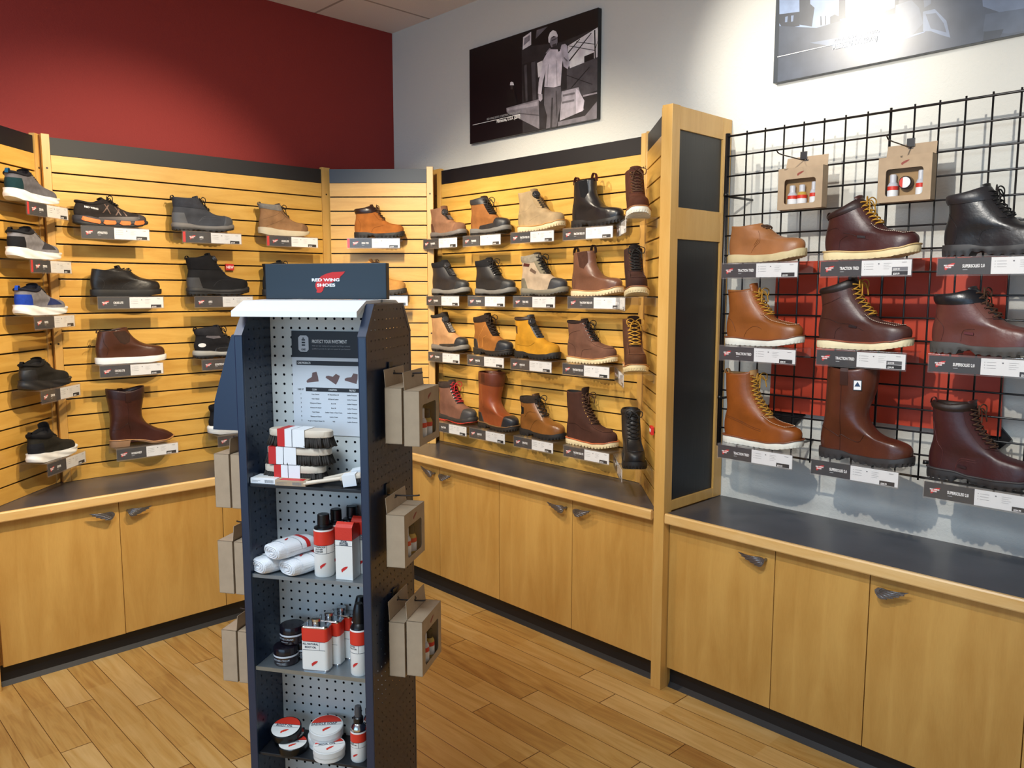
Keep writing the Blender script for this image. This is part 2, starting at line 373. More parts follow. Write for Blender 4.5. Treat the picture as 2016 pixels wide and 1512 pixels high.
# ------------------------------------------------------------------ base cabinets
WINGP = [(0, .006), (-.004, .016), (.003, .026), (.016, .030), (.035, .031), (.062, .036), (.098, .048), (.085, .036), (.088, .033), (.072, .026), (.074, .022), (.056, .014), (.057, .010), (.038, .003), (.038, -.001), (.022, -.007), (.012, -.006)]
def handle(parent, x, y, z, flip, tilt=0):
    """cast wing pull standing off a door; parent frame: door face looks to -Y"""
    b = bmesh.new(); s = -1 if flip else 1; ct, st = math.cos(tilt), math.sin(tilt)
    P = [(p[0]*ct-p[1]*st, p[0]*st+p[1]*ct) for p in WINGP]
    flatpoly(b, [(s*p[0], -.024, p[1]) for p in P], (0, -.005, 0))
    for k in range(5):   # feather ridges
        a0 = Vector((.004+.002*k, .004+.005*k)); a1 = Vector((.040+.012*k, .000+.0105*k))
        A = [(a0.x*ct-a0.y*st)*s, a0.x*st+a0.y*ct]; B_ = [(a1.x*ct-a1.y*st)*s, a1.x*st+a1.y*ct]
        tube(b, [(A[0], -.0295, A[1]), (B_[0], -.0295, B_[1])], .0013, 5)
    tube(b, [(s*.008, 0, .012), (s*.008, -.025, .012)], .006, 10)
    return fin(b, 'handle', M_pewter, parent, loc=(x, y, z))
def cabinet(P, d, w, doors, label, group=None, depth=.33, toe=True):
    """P: left end of the door plane on the floor; d: left-to-right direction; doors: (x0,x1,handle 'L'/'R'/None)"""
    rz = math.atan2(d[1], d[0]); t = thing('base_cabinet', label, 'cabinet', (P[0], P[1], 0), rz, group)
    b = bmesh.new(); box(b, (.0, .020, .09), (w, depth, CT-.0415)); fin(b, 'carcass', M_door, t)
    b = bmesh.new(); box(b, (.0, .028, 0), (w, depth-.05, .0895)); fin(b, 'toe_kick', M_toe, t)
    b = bmesh.new(); prism(b, [(0, .028, 0), (0, .010, 0), (0, .014, .004), (0, .026, .018), (0, .028, .05)], (w, 0, 0)); fin(b, 'cove_strip', M_base, t)
    for i, (x0, x1, h) in enumerate(doors):
        b = bmesh.new(); dy = -.003 if (i % 2 == 0 and len(doors) > 1 and label.find('nearest the left') > 0) else 0
        box(b, (x0+.0015, dy, .088), (x1-.0015, .0195+dy, CT-.047), bev=.0012); dr = fin(b, 'door', M_door, t)
        if h == 'R': handle(dr, x1-.028, dy, .640, True, random.uniform(-.25, .12))
        if h == 'L': handle(dr, x0+.028, dy, .640, False, random.uniform(-.3, .05))
    return t
# along the red wall (front plane x=-3.725) : direction +y
cabinet((XL-.025, .665), (0, 1), .961, [(.006, .488, 'R'), (.488, .961, 'L')], 'two-door maple base cabinet with wing pulls below the long panel, nearest the left edge')
cabinet((XL-.025, 1.626), (0, 1), 1.014-.02, [(0, .474, 'R'), (.474, .99, 'L')], 'maple base cabinet in the corner, mostly hidden behind the navy display stand')
# along the white wall, left bay (front plane y=2.645)
cabinet((-3.70+.02, YR+.025), (1, 0), .84-.0, [(.0, .367, 'R'), (.367, .84, 'L')], 'maple base cabinet right behind the navy stand, paired wing pulls in the corner bay')
cabinet((-2.84, YR+.025), (1, 0), .945, [(0, .485, 'R'), (.485, .945, 'L')], 'maple base cabinet with two doors and wing pulls immediately left of the tall divider')
# right bay
cabinet((-1.83, YR+.025), (1, 0), .461, [(0, .461, 'R')], 'single-door maple base cabinet immediately right of the tall divider')
cabinet((-1.369, YR+.025), (1, 0), .340, [(0, .34, None)], 'narrow maple base cabinet without a pull, second from the tall divider')
cabinet((-1.029, YR+.025), (1, 0), .93, [(0, .93/2, 'L'), (.465, .93, None)], 'maple base cabinet at the right edge with a wing pull by its left door side')
cabinet((-.097, YR+.025), (1, 0), .29, [(0, .29, None)], 'maple base cabinet end section beyond the right edge')

# ------------------------------------------------------------------ slatted panels
PZ0, PZ1 = CT+.001, 2.312
def slat_z(k): return 2.158-.0789*k
class Panel:
    def __init__(s, P, d, length):
        s.P = Vector((P[0], P[1], 0)); s.d = Vector((d[0], d[1], 0)).normalized(); s.n = Vector((s.d.y, -s.d.x, 0)); s.L = length; s.rz = math.atan2(s.d.y, s.d.x)
    def hit(s, px, py, off): 
        p = on(px, py, s.P+s.n*off, s.n); return (p-s.P).dot(s.d), p.z
    def at(s, a, off, z): return s.P+s.d*a+s.n*off+Vector((0, 0, z))
C7 = math.sqrt(.5)
PS = Panel((XL-.06+.02, .655), (-C7, C7), .487)
PL = Panel((-4.08, 1.062), (0, 1), 1.371)
PC = Panel((-4.045, 2.462), (C7, C7), .55)
PR = Panel((-3.655, 2.955), (1, 0), 1.415)
PT = Panel((-2.205, 2.945), (C7, -C7), .44)
def slatwall(p, label, posts=(), trim_top=True, band_mat=M_black):
    t = thing('slatwall_panel', label, 'slatwall panel', (p.P.x, p.P.y, PZ0), p.rz)
    z0 = PZ0
    b = bmesh.new(); box(b, (0, .012, 0), (p.L, .020, PZ1-z0)); fin(b, 'backing', M_groove, t)
    b = bmesh.new(); top = 2.235
    edges = [top]+[slat_z(k) for k in range(0, 18)]+[z0]
    for i in range(len(edges)-1):
        hi = edges[i]-(.0035 if i else .0005); lo = edges[i+1]+(.0035 if i < len(edges)-2 else 0)
        if hi-lo > .01: box(b, (0.001, 0, lo-z0), (p.L-.001, .0118, hi-z0), bev=.0008)
    fin(b, 'slat_board', M_slat, t)
    b = bmesh.new(); box(b, (0.001, .002, 2.2365-z0), (p.L-.001, .0118, PZ1-z0)); fin(b, 'header_band', band_mat, t)
    for (a, w, proud) in posts:
        b = bmesh.new(); box(b, (a, -proud, 0), (a+w, .02, PZ1+.012-z0), bev=.0012); po = fin(b, 'corner_post', M_post, t)
        b = bmesh.new()
        for zz in (2.175, 1.39): lathe(b, [(.0048, 0), (.0045, .0012)], 12)
        for k, v in enumerate(b.verts): v.co = Vector((v.co.x, -v.co.z, v.co.y))
        n = len(b.verts)//2
        for k, v in enumerate(b.verts): v.co += Vector((a+w/2, -proud, (2.175 if k < n else 1.39)-z0))
        fin(b, 'screw_cap', M_plug, po)
    return t
slatwall(PS, 'maple slatted wall panel angled at the left edge, carrying the white-soled sneakers', posts=[(.488, .036, .006)])
slatwall(PL, 'long maple slatted wall panel under the red wall with black header band', posts=[(-.034, .033, .006), (1.372, .052, .004)], band_mat=mat('charcoal_band', '#121319', .55))
slatwall(PC, 'short maple slatted wall panel set diagonally across the corner, blue-grey header band', posts=[(.551, .036, .006)], band_mat=mat('slate_blue_band', '#2f3b4c', .5))
slatwall(PR, 'wide maple slatted wall panel under the construction-worker picture', posts=[(-.082, .080, .004), (1.416, .03, .004)])
slatwall(PT, 'narrow maple slatted wall panel angled against the tall divider', posts=[(-.002, .026, .004)])

# ------------------------------------------------------------------ tall divider (end panel with black beadboard)
def divider(x0, x1, y0, label, side):
    t = thing('display_divider', label, 'divider', (x0, y0, 0)); o = Vector(t.location); W = x1-x0; D = YW-.003-y0; TZ = 2.335
    b = bmesh.new(); box(b, (0, 0, 0), (W, .052, TZ), bev=.002); fin(b, 'front_post', M_post, t)
    b = bmesh.new(); box(b, (-.012, .014, .12), (-.0005, .05, TZ-.006), bev=.001); fin(b, 'post_facing', M_post, t)
    b = bmesh.new(); box(b, (0, D-.062, CT+.002), (W, D, TZ-.002), bev=.0015); fin(b, 'back_stile', M_post, t)
    for nm, z0, z1 in (('rail', TZ-.088, TZ-.002), ('rail', 1.832, 1.953), ('rail', CT+.003, CT+.043)):
        b = bmesh.new(); box(b, (0.001, .0525, z0), (W-.001, D-.0625, z1), bev=.0012); fin(b, nm, M_post, t)
    for z0, z1 in ((1.9535, TZ-.0885), (CT+.0435, 1.8315)):
        b = bmesh.new(); box(b, (.006, .0528, z0), (W-.009, D-.0628, z1)); fin(b, 'beadboard_insert', M_bead, t)
    b = bmesh.new(); box(b, (.004, .055, 0), (W-.004, D-.01, CT-.0415)); fin(b, 'lower_side', M_post, t)
    return t
divider(-1.880, -1.832, 2.606, 'tall maple divider with black beadboard inserts between the slatted corner and the wire grid', 1)
t = thing('end_post', 'maple post ending the cabinets, its foot at the left edge', 'post', (XL-.02, .61, 0))
b = bmesh.new(); box(b, (-.03, 0, 0), (.022, .046, 2.335), bev=.002); fin(b, 'post', M_post, t)

# ------------------------------------------------------------------ black wire grid
GY = 2.84
PG = Panel((-1.729, GY), (1, 0), 1.9)
t = thing('wire_grid_panel', 'black wire grid panel standing off the white wall, carrying leather boots', 'wire grid', (-1.729, GY, .90))
zt = 2.228; nv = 25; pitch = .0764
b = bmesh.new()
for i in range(nv):
    x = i*pitch; r = .0032 if i % 8 else .0045
    tube(b, [(x, 0, zt-16*pitch-.012-.90), (x, 0, zt+.012-.90)], r, 8)
fin(b, 'vertical_wire', M_wire, t)
b = bmesh.new()
for k in range(17):
    z = zt-k*pitch-.90; r = .0032 if k not in (0, 16) else .0042
    tube(b, [(-.004, -.006, z), ((nv-1)*pitch+.004, -.006, z)], r, 8)
fin(b, 'horizontal_wire', M_wire, t)
b = bmesh.new(); tube(b, [(-.006, -.002, zt-16*pitch-.90), (-.006, -.002, zt+.012-.90)], .0085, 8); fin(b, 'edge_bar', M_wire, t)
for (x, z) in ((.0, 2.0), (.0, 1.2), (1.22, 2.15), (1.22, 1.07), (.79, 1.055), (.30, 1.045)):
    b = bmesh.new(); tube(b, [(x, .005, z-.90), (x, YW-GY-.0005, z-.90)], .005, 8); lathe(b, [(.010, 0), (.009, .012)], 12, c=(x, -.012, z-.90)); fin(b, 'standoff', M_wire, t)

# red board mounted on the wall behind the grid, black angled backing showing at its foot
t = thing('display_board', 'red board on the white wall behind the wire grid with black corners showing below', 'board', (-1.19, YW, 1.44))
b = bmesh.new(); prism(b, [(-.415, -.030, -.292), (.42, -.030, -.292), (.405, -.030, .305), (-.405, -.030, .305)], (0, .012, 0)); fin(b, 'red_face', mat('red_board', '#c4452c', .45), t)
for s in (-1, 1):
    b = bmesh.new(); prism(b, [(s*.45, -.017, -.30), (s*.36, -.017, -.40), (s*.27, -.017, -.30), (s*.36, -.017, -.2)], (0, .013, 0)); fin(b, 'black_backing', M_black, t)
b = bmesh.new(); box(b, (-.36, -.017, -.2), (.36, -.003, .2)); fin(b, 'mounting_frame', M_black, t)

# hook hanging in the slatwall groove and the NEW flags
def new_flag(p, px, py, label):
    a, z = p.hit(px, py, .012); t = thing('new_flag', label, 'sign', p.at(a, 0, z), p.rz)
    b = bmesh.new(); box(b, (-.022, -.016, -.017), (.022, -.004, .017), bev=.002); fin(b, 'flag', M_red, t)
    b = bmesh.new(); box(b, (-.010, -.0045, -.006), (.010, .010, .006)); fin(b, 'clip', M_acr, t)
    text('NEW', .020, M_txt, t, (0, -.0164, -.007), align='CENTER', bold=.02, sx=.85)
new_flag(PL, 452, 526, 'small red NEW flag clipped to the slats above the black dial boot')
new_flag(PT, 1282, 847, 'small red NEW flag clipped to the angled slats beside the tall divider')
a, z = PL.hit(178, 647, .02); b = bmesh.new()
tube(b, catmull([(0, .004, 0), (0, -.01, 0), (-.006, -.03, .002), (-.014, -.042, .008), (-.02, -.044, .004), (-.022, -.040, -.004)], 5), .0018, 6)
o = fin(b, 'display_hook', M_dkmetal, None, loc=PL.at(a, 0, slat_z(10)+.004), rot=(0, 0, PL.rz)); tag(o, 'small bent wire hook in the slats above the brown pull-on boot with white sole', 'hook')

# ------------------------------------------------------------------ shoes
LS = .312
def smooth(x): x = max(0, min(1, x)); return x*x*(3-2*x)
def interp(tab, x):
    if x <= tab[0][0]: return tab[0][1]
    for (a, p), (b_, q) in zip(tab, tab[1:]):
        if x <= b_:
            t = (x-a)/(b_-a); return p+(q-p)*smooth(t) if abs(q-p) > 1e-9 else p
    return tab[-1][1]
def lerp_tab(tab, x):
    if x <= tab[0][0]: return tab[0][1]
    for (a, p), (b_, q) in zip(tab, tab[1:]):
        if x <= b_: return p+(q-p)*(x-a)/(b_-a)
    return tab[-1][1]
PLAN = [(0, .030), (.12, .0345), (.32, .0335), (.45, .038), (.66, .0495), (.80, .050), (.93, .044), (1, .040)]
def planw(x, grow=0):                       # half width at x (fraction of length), with rounded ends
    e = (max(0, 1-abs(2*x-1)**7))**.45
    return (interp(PLAN, x)+grow)*e
def curve_y(x): return .006*math.sin(PI*max(0, x-.3)/.7)*0 - .006*smooth((x-.55)/.45)
SOLES = {  # top(x), bottom(x) tables
 'wedge':  ([(0, .030), (.15, .031), (.42, .026), (.62, .0265), (.82, .034), (1, .047)], [(0, 0), (.5, 0), (.75, .004), (1, .020)]),
 'lug':    ([(0, .036), (.25, .035), (.42, .027), (.62, .027), (.82, .031), (1, .042)], [(0, 0), (.27, 0), (.285, .011), (.41, .011), (.45, 0), (.75, 0), (1, .013)]),
 'hiker':  ([(0, .040), (.2, .037), (.42, .029), (.62, .029), (.82, .034), (1, .046)], [(0, .003), (.06, 0), (.27, 0), (.33, .006), (.42, .005), (.5, 0), (.75, .001), (1, .018)]),
 'flat':   ([(0, .030), (.25, .029), (.5, .028), (.8, .030), (1, .034)], [(0, .002), (.08, 0), (.72, 0), (1, .010)]),
 'runner': ([(0, .046), (.15, .043), (.38, .034), (.6, .030), (.85, .030), (1, .036)], [(0, .012), (.15, .001), (.3, 0), (.65, 0), (.85, .006), (1, .022)]),
 'western':([(0, .037), (.25, .036), (.42, .030), (.65, .014), (.85, .016), (1, .030)], [(0, 0), (.275, 0), (.285, .029), (.42, .020), (.62, .002), (.75, .002), (1, .022)]),
}
class Shoe:
    def __init__(s, front, back, kind, sole, H, wsh=.040, dip=0, ankle=None, toew=1.0):
        """front/back: side-view control points (x fraction, z metres)"""
        s.sole = sole; s.top, s.bot = SOLES[sole]; s.wsh = wsh; s.dip = dip; s.H = H; s.toew = toew
        s.F = resample(catmull([Vector((x*LS, 0, z)) for x, z in front], 10), 161)
        s.B = resample(catmull([Vector((x*LS, 0, z)) for x, z in back], 10), 161)
    def pt(s, C, t):
        q = max(0, min(1, t))*160; i = min(159, int(q)); return C[i].lerp(C[i+1], q-i)
    def hw(s, t, u, x):                     # half width of section t at fraction u
        k = smooth((t-.07)/.55); p = 6.5*(1-k)+2.2*k; p = max(2.1, p)
        e = (max(0, 1-abs(2*u-1)**p))**(.45*(1-k)+.5*k)
        fx = x/LS; w = interp(PLAN, max(0, min(1, fx)))-.0045-.004*smooth((t-.12)/.3)
        w *= 1-.10*smooth(t/.4)*smooth((fx-.4)/.3)
        if s.toew != 1: w *= 1+(s.toew-1)*smooth((fx-.6)/.3)
        w = w*(1-k)+(s.wsh*(.92+.16*smooth((t-.6)/.4)) if s.wsh > .045 else s.wsh)*k
        return w*e
    def sec(s, t):
        f = s.pt(s.F, t); b_ = s.pt(s.B, t); return b_, f
    def P(s, t, u, side, off=0):
        b_, f = s.sec(t); c = b_.lerp(f, u); 
        z = c.z - s.dip*math.sin(PI*u)**1.3*smooth((t-.55)/.45)
        w = s.hw(t, u, c.x)
        fx = c.x/LS
        return Vector((c.x, side*w+curve_y(fx)*(1-smooth((t-.2)/.5)), z))
    def N(s, t, u, side):
        e = .01; a = s.P(min(1, t+e), u, side)-s.P(max(0, t-e), u, side); b_ = s.P(t, min(.995, u+e), side)-s.P(t, max(.005, u-e), side)
        n = a.cross(b_); 
        if n.length < 1e-9: return Vector((1, 0, 0))
        n.normalize(); 
        if n.y*side < 0 and abs(n.y) > .05: n = -n
        elif abs(n.y) <= .05 and n.x*(u-.5) < 0: n = -n
        return n
    def near(s, t, y, side, off=0):         # point on section t near the front ridge at lateral distance y
        lo, hi = .5, 1.0
        for _ in range(22):
            m = (lo+hi)/2
            b_, f = s.sec(t)
            if s.hw(t, m, b_.lerp(f, m).x) > y: lo = m
            else: hi = m
        p = s.P(t, lo, side); n = s.N(t, min(.985, lo), side); return p+n*off, lo, n
    def side(s, x, z, side, off=0):
        lo, hi = 0.0, 1.0
        for _ in range(24):
            t = (lo+hi)/2; b_, f = s.sec(t); u = (x-b_.x)/(f.x-b_.x+1e-9); u = max(0, min(1, u))
            zz = b_.z+(f.z-b_.z)*u - s.dip*math.sin(PI*u)**1.3*smooth((t-.55)/.45)
            if zz < z: lo = t
            else: hi = t
        b_, f = s.sec(t); u = max(.002, min(.998, (x-b_.x)/(f.x-b_.x+1e-9))); p = s.P(t, u, side); return p+s.N(t, u, side)*off
    def ring(s, t, n=28, off=0, sc=1.0):
        pts = []
        for k in range(n):
            u = .5-.5*math.cos(PI*k/n); pts.append(s.P(t, u, -1))
        for k in range(n):
            u = .5+.5*math.cos(PI*k/n); pts.append(s.P(t, u, 1))
        return pts
    def upper(s, nt_=44, n=26):
        bm = bmesh.new(); rings = []
        for i in range(nt_+1):
            t = (i/nt_); rings.append([bm.verts.new(p) for p in s.ring(t, n)])
        for A, B in zip(rings, rings[1:]):
            m = len(A)
            for k in range(m):
                try: bm.faces.new((A[k], A[(k+1) % m], B[(k+1) % m], B[k]))
                except ValueError: pass
        for f in bm.faces: f.smooth = True
        return bm, rings
def inset_ring(pts, d, dz=0):
    c = sum(pts, Vector())/len(pts); out = []
    n = len(pts)
    for i, p in enumerate(pts):
        tan = pts[(i+1) % n]-pts[i-1]; nn = Vector((tan.y, -tan.x, 0))
        if nn.length < 1e-9: nn = (c-p); nn.z = 0
        nn.normalize()
        if nn.dot(c-p) < 0: nn = -nn
        q = p+nn*min(d, (c-p).length*.8); q.z += dz; out.append(q)
    return out
def build_upper(S, m, lining, parent, name='upper'):
    bm, rings = S.upper(); n = len(rings[-1])
    top = [v.co.copy() for v in rings[-1]]
    # rolled rim then lining inside
    r1 = [bm.verts.new(p) for p in inset_ring(top, .0025, .0012)]
    for k in range(n):
        try: bm.faces.new((rings[-1][k], rings[-1][(k+1) % n], r1[(k+1) % n], r1[k])).smooth = True
        except ValueError: pass
    bmesh.ops.remove_doubles(bm, verts=bm.verts, dist=.00005)
    up = fin(bm, name, m, parent, smooth=True)
    bm = bmesh.new(); a = [bm.verts.new(p) for p in inset_ring(top, .0022, .0011)]; dpt = min(.045, S.H*.22)
    b1 = [bm.verts.new(p) for p in inset_ring(top, .006, -.006)]
    c0 = inset_ring(top, .012, -dpt); c1 = [bm.verts.new(p) for p in c0]
    for A, B in ((a, b1), (b1, c1)):
        for k in range(n):
            try: bm.faces.new((A[k], A[(k+1) % n], B[(k+1) % n], B[k])).smooth = True
            except ValueError: pass
    bm.faces.new(c1)
    fin(bm, 'lining', lining, parent, smooth=True)
    return up
def cut_patch(S, planes, off, rim, m, parent, name):
    """overlay following the upper inside a set of half spaces (point, outward normal)"""
    bm, rings = S.upper(60, 34); bmesh.ops.remove_doubles(bm, verts=bm.verts, dist=.00005)
    for p, n in planes:
        bmesh.ops.bisect_plane(bm, geom=bm.verts[:]+bm.edges[:]+bm.faces[:], plane_co=Vector(p), plane_no=Vector(n), clear_outer=True)
    if not bm.faces: bm.free(); return None
    bmesh.ops.recalc_face_normals(bm, faces=bm.faces); bm.normal_update()
    s = 0
    for v in bm.verts: s += v.normal.dot(v.co-Vector((v.co.x*.7+.04, 0, v.co.z*.5)))
    sg = 1 if s > 0 else -1
    nrm = {v: v.normal.copy()*sg for v in bm.verts}
    for v in bm.verts: v.co += nrm[v]*off
    be = [e for e in bm.edges if e.is_boundary]
    r = bmesh.ops.extrude_edge_only(bm, edges=be); nv = [g for g in r['geom'] if isinstance(g, bmesh.types.BMVert)]
    for v in nv:
        o = None
        for e in v.link_edges:
            w = e.other_vert(v)
            if w in nrm: o = w; break
        if o: v.co -= nrm[o]*rim
    for f in bm.faces: f.smooth = True
    return fin(bm, name, m, parent, smooth=True)
def side_patch(S, poly, off, m, parent, name, sides=(-1, 1), thick=.0015, step=.007):
    """poly in side view (x,z) metres laid on both flanks"""
    pts = [Vector((p[0], p[1])) for p in poly]; dens = []
    for a, b_ in zip(pts, pts[1:]+pts[:1]):
        k = max(1, int((b_-a).length/step)); dens += [a.lerp(b_, i/k) for i in range(k)]
    def inside(q):
        c = False; j = len(pts)-1
        for i in range(len(pts)):
            if (pts[i].y > q.y) != (pts[j].y > q.y) and q.x < (pts[j].x-pts[i].x)*(q.y-pts[i].y)/(pts[j].y-pts[i].y)+pts[i].x: c = not c
            j = i
        return c
    xs = [p.x for p in pts]; zs = [p.y for p in pts]; inner = []
    x = min(xs)+step/2
    while x < max(xs):
        z = min(zs)+step/2
        while z < max(zs):
            q = Vector((x, z))
            if inside(q) and min((q-d).length for d in dens) > step*.5: inner.append(q)
            z += step
        x += step
    V = dens+inner; nb = len(dens)
    vs, es, fs, *_ = delaunay_2d_cdt([v for v in V], [(i, (i+1) % nb) for i in range(nb)], [list(range(nb))], 1, 1e-6)
    for sd in sides:
        bm = bmesh.new(); top = [bm.verts.new(S.side(v.x, v.y, sd, off)) for v in vs]
        for f in fs:
            try: bm.faces.new([top[i] for i in f]).smooth = True
            except ValueError: pass
        # rim
        bo = [bm.verts.new(S.side(v.x, v.y, sd, off-thick)) for v in vs[:nb]]
        for i in range(nb):
            try: bm.faces.new((top[i], top[(i+1) % nb], bo[(i+1) % nb], bo[i]))
            except ValueError: pass
        fin(bm, name, m, parent, smooth=True, flat_angle=.9)
def build_sole(S, parent, col, mid=None, midfrac=.5, welt=None, lug=0, grow=.0, amp=.004, sculpt=0, heelmat=None, weltw=.003):
    top, bot = S.top, S.bot; n = 168
    LP, LQ = (5, 2) if S.sole in ('lug', 'hiker') else (4, 1)
    def outline(g):
        pts = []
        for k in range(n):
            a = 2*PI*k/n; x = .5-.5*math.cos(a); sd = -1 if a < PI else 1
            pts.append((x, sd*planw(x, g)+curve_y(x)))
        return pts
    def X(x, g): return x*(LS+2*g)-g
    def shell(zlo, zhi, g0, g1, name, m, lugs=False, bulge=0, scul=0):
        bm = bmesh.new(); L = 7; rings = []
        for j in range(L+1):
            q = j/L; g = g0+(g1-g0)*q+bulge*math.sin(PI*q); O = outline(g); R = []
            for k, (x, y) in enumerate(O):
                lo, hi = zlo(x), zhi(x); z = lo+(hi-lo)*q
                gg = 0
                if lugs:
                    ph = (k % LP) < LQ
                    if q < .42 and ph: z = max(z, lo+amp); gg = (-.0028 if q < .3 else 0)*min(1, amp/.004)
                if scul: gg += scul*math.sin(x*17+q*5)*math.sin(PI*q)
                xx = X(x, g+gg); yy = y*(1+gg/.05)
                R.append(bm.verts.new((xx, yy, z)))
            rings.append(R)
        for A, B in zip(rings, rings[1:]):
            for k in range(n): bm.faces.new((A[k], A[(k+1) % n], B[(k+1) % n], B[k]))
        # bottom & top: bridged strips across
        for R in (rings[0], rings[-1]):
            for k in range(1, n//2):
                a, b_, c, d = R[k], R[(k+1)], R[(n-k-1) % n], R[(n-k) % n]
                try: bm.faces.new((a, b_, c, d) if len({a, b_, c, d}) == 4 else (a, b_, d))
                except ValueError: pass
            try: bm.faces.new((R[0], R[1], R[n-1]))
            except ValueError: pass
        bmesh.ops.remove_doubles(bm, verts=bm.verts, dist=.00003)
        return fin(bm, name, m, parent, smooth=True, flat_angle=.7)
    T = lambda x: interp(top, x); Bo = lambda x: lerp_tab(bot, x)
    if mid:
        Bs = lambda x: interp([(p, min(q, .02)) for p, q in bot], x)
        M_ = lambda x: Bs(x)*.6+(T(x)-Bs(x)*.6)*midfrac
        M2 = lambda x: max(M_(x), Bo(x)+.002)
        shell(Bo, M2, grow-.001, grow, 'outsole', col, lugs=lug, bulge=.001)
        shell(lambda x: M2(x)+.0002, T, grow+.0005, grow-.002, 'midsole', mid, bulge=.0025, scul=sculpt)
    else:
        shell(Bo, lambda x: T(x)-(.0045 if welt else 0), grow-.001, grow, 'outsole', col, lugs=lug, bulge=.0012, scul=sculpt)
    if welt:
        shell(lambda x: T(x)-.0043, T, grow+weltw-.001, grow+weltw-.001, 'welt', welt, bulge=.0008)
def lace_set(S, parent, m, ts, y=.013, r=.0019, bow=True, mat_eye=None, cross=True, hooks=0):
    bm = bmesh.new(); L = [S.near(t, y, -1, .0032) for t in ts]; R = [S.near(t, y, 1, .0032) for t in ts]
    def mid(a, b_, n1, n2, h=.004):
        c = (a+b_)/2; nn = (n1+n2); nn.y = 0; nn.normalize(); return c+nn*h
    rg = lambda t: S.P(t, .999, 1)
    def over(ta_, sa, tb_, sb, lift=0):
        P_ = []
        for q in (0, .12, .28, .42, .5, .58, .72, .88, 1):
            t_ = ta_+(tb_-ta_)*q; yy = y*abs(1-2*q); sd = sa if q < .5 else sb
            P_.append(S.near(t_, max(.0008, yy), sd, .0034+lift+(.0022 if .1 < q < .9 else 0)+(.0015 if abs(q-.5) < .1 else 0))[0])
        tube(bm, catmull(P_, 2), r, 6)
    for i in range(len(ts)):
        if i == 0 or not cross: over(ts[i], -1, ts[i], 1)
        if cross and i < len(ts)-1: over(ts[i], -1, ts[i+1], 1); over(ts[i], 1, ts[i+1], -1, .0022)
    if bow:
        c = S.near(ts[-1], .001, 1, .009)[0]
        for sd in (-1, 1):
            tube(bm, catmull([c, c+Vector((.006, sd*.018, .012)), c+Vector((.012, sd*.036, .004)), c+Vector((.012, sd*.030, -.016)), c+Vector((.004, sd*.006, -.002))], 5), r, 6)
            tube(bm, catmull([c, c+Vector((.010, sd*.010, .000)), c+Vector((.016, sd*.020, -.018)), c+Vector((.018, sd*.024, -.040))], 5), r, 6)
    lo = fin(bm, 'laces', m, parent, smooth=True)
    if mat_eye:
        bm = bmesh.new()
        for P_ in L+R:
            p, u, n = P_; z = Vector((0, 0, 1)); q = n.to_track_quat('Z', 'Y').to_matrix().to_4x4(); q.translation = p-n*.0022
            tb = bmesh.new(); lathe(tb, [(.0042, 0), (.0042, .0012), (.0028, .0018), (.0016, .0010)], 10); add(bm, tb, 0, q)
        fin(bm, 'eyelets', mat_eye, parent, smooth=True)
def strip_patch(S, parent, t0, t1, y0, y1, off, m, name, thick=.0018, nt_=16, ny=4, sides=(-1, 1)):
    bm = bmesh.new()
    for sd in sides:
        G = []; H = []
        for i in range(nt_+1):
            t = t0+(t1-t0)*i/nt_; r = []; h = []
            for j in range(ny+1):
                y = y0+(y1-y0)*j/ny; p, u, n = S.near(t, y, sd); r.append(bm.verts.new(p+n*off)); h.append(bm.verts.new(p+n*(off-thick)))
            G.append(r); H.append(h)
        for i in range(nt_):
            for j in range(ny): bm.faces.new((G[i][j], G[i+1][j], G[i+1][j+1], G[i][j+1]))
            bm.faces.new((G[i][0], G[i+1][0], H[i+1][0], H[i][0])); bm.faces.new((G[i][ny], G[i+1][ny], H[i+1][ny], H[i][ny]))
        for j in range(ny):
            bm.faces.new((G[0][j], G[0][j+1], H[0][j+1], H[0][j])); bm.faces.new((G[nt_][j], G[nt_][j+1], H[nt_][j+1], H[nt_][j]))
    return fin(bm, name, m, parent, smooth=True, flat_angle=.9)
def tongue(S, parent, m, t0, ext=.02, w=.017, lean=.15, off=.0012):
    bm = bmesh.new(); rows = []; nt_ = 12; ny = 6
    last = None; dirv = None
    for i in range(nt_+1):
        t = t0+(1-t0)*i/nt_; r = []
        for j in range(ny+1):
            y = w*(j/ny*2-1); sd = -1 if y < 0 else 1; p, u, n = S.near(t, max(.0006, abs(y)), sd, off); r.append(p)
        rows.append(r)
    d = (rows[-1][ny//2]-rows[-2][ny//2]).normalized(); d = (d+Vector((lean, 0, .3))).normalized()
    for q in (.5, 1.0): rows.append([p+d*ext*q*(1-.25*abs(j/ny*2-1)**3)+Vector((0, 0, 0)) for j, p in enumerate(rows[nt_])])
    back = [[p+Vector((-.006 if i > nt_ else -.004, 0, -.002 if i <= nt_ else 0)) for p in r] for i, r in enumerate(rows)]
    A = [[bm.verts.new(p) for p in r] for r in rows]; B = [[bm.verts.new(p) for p in r] for r in back]
    for G in (A, B):
        for i in range(len(G)-1):
            for j in range(ny): bm.faces.new((G[i][j], G[i+1][j], G[i+1][j+1], G[i][j+1]))
    for i in range(len(A)-1):
        for j in (0, ny): bm.faces.new((A[i][j], A[i+1][j], B[i+1][j], B[i][j]))
    for j in range(ny):
        for i in (0, len(A)-1): bm.faces.new((A[i][j], A[i][j+1], B[i][j+1], B[i][j]))
    return fin(bm, 'tongue', m, parent, smooth=True, flat_angle=1.2)
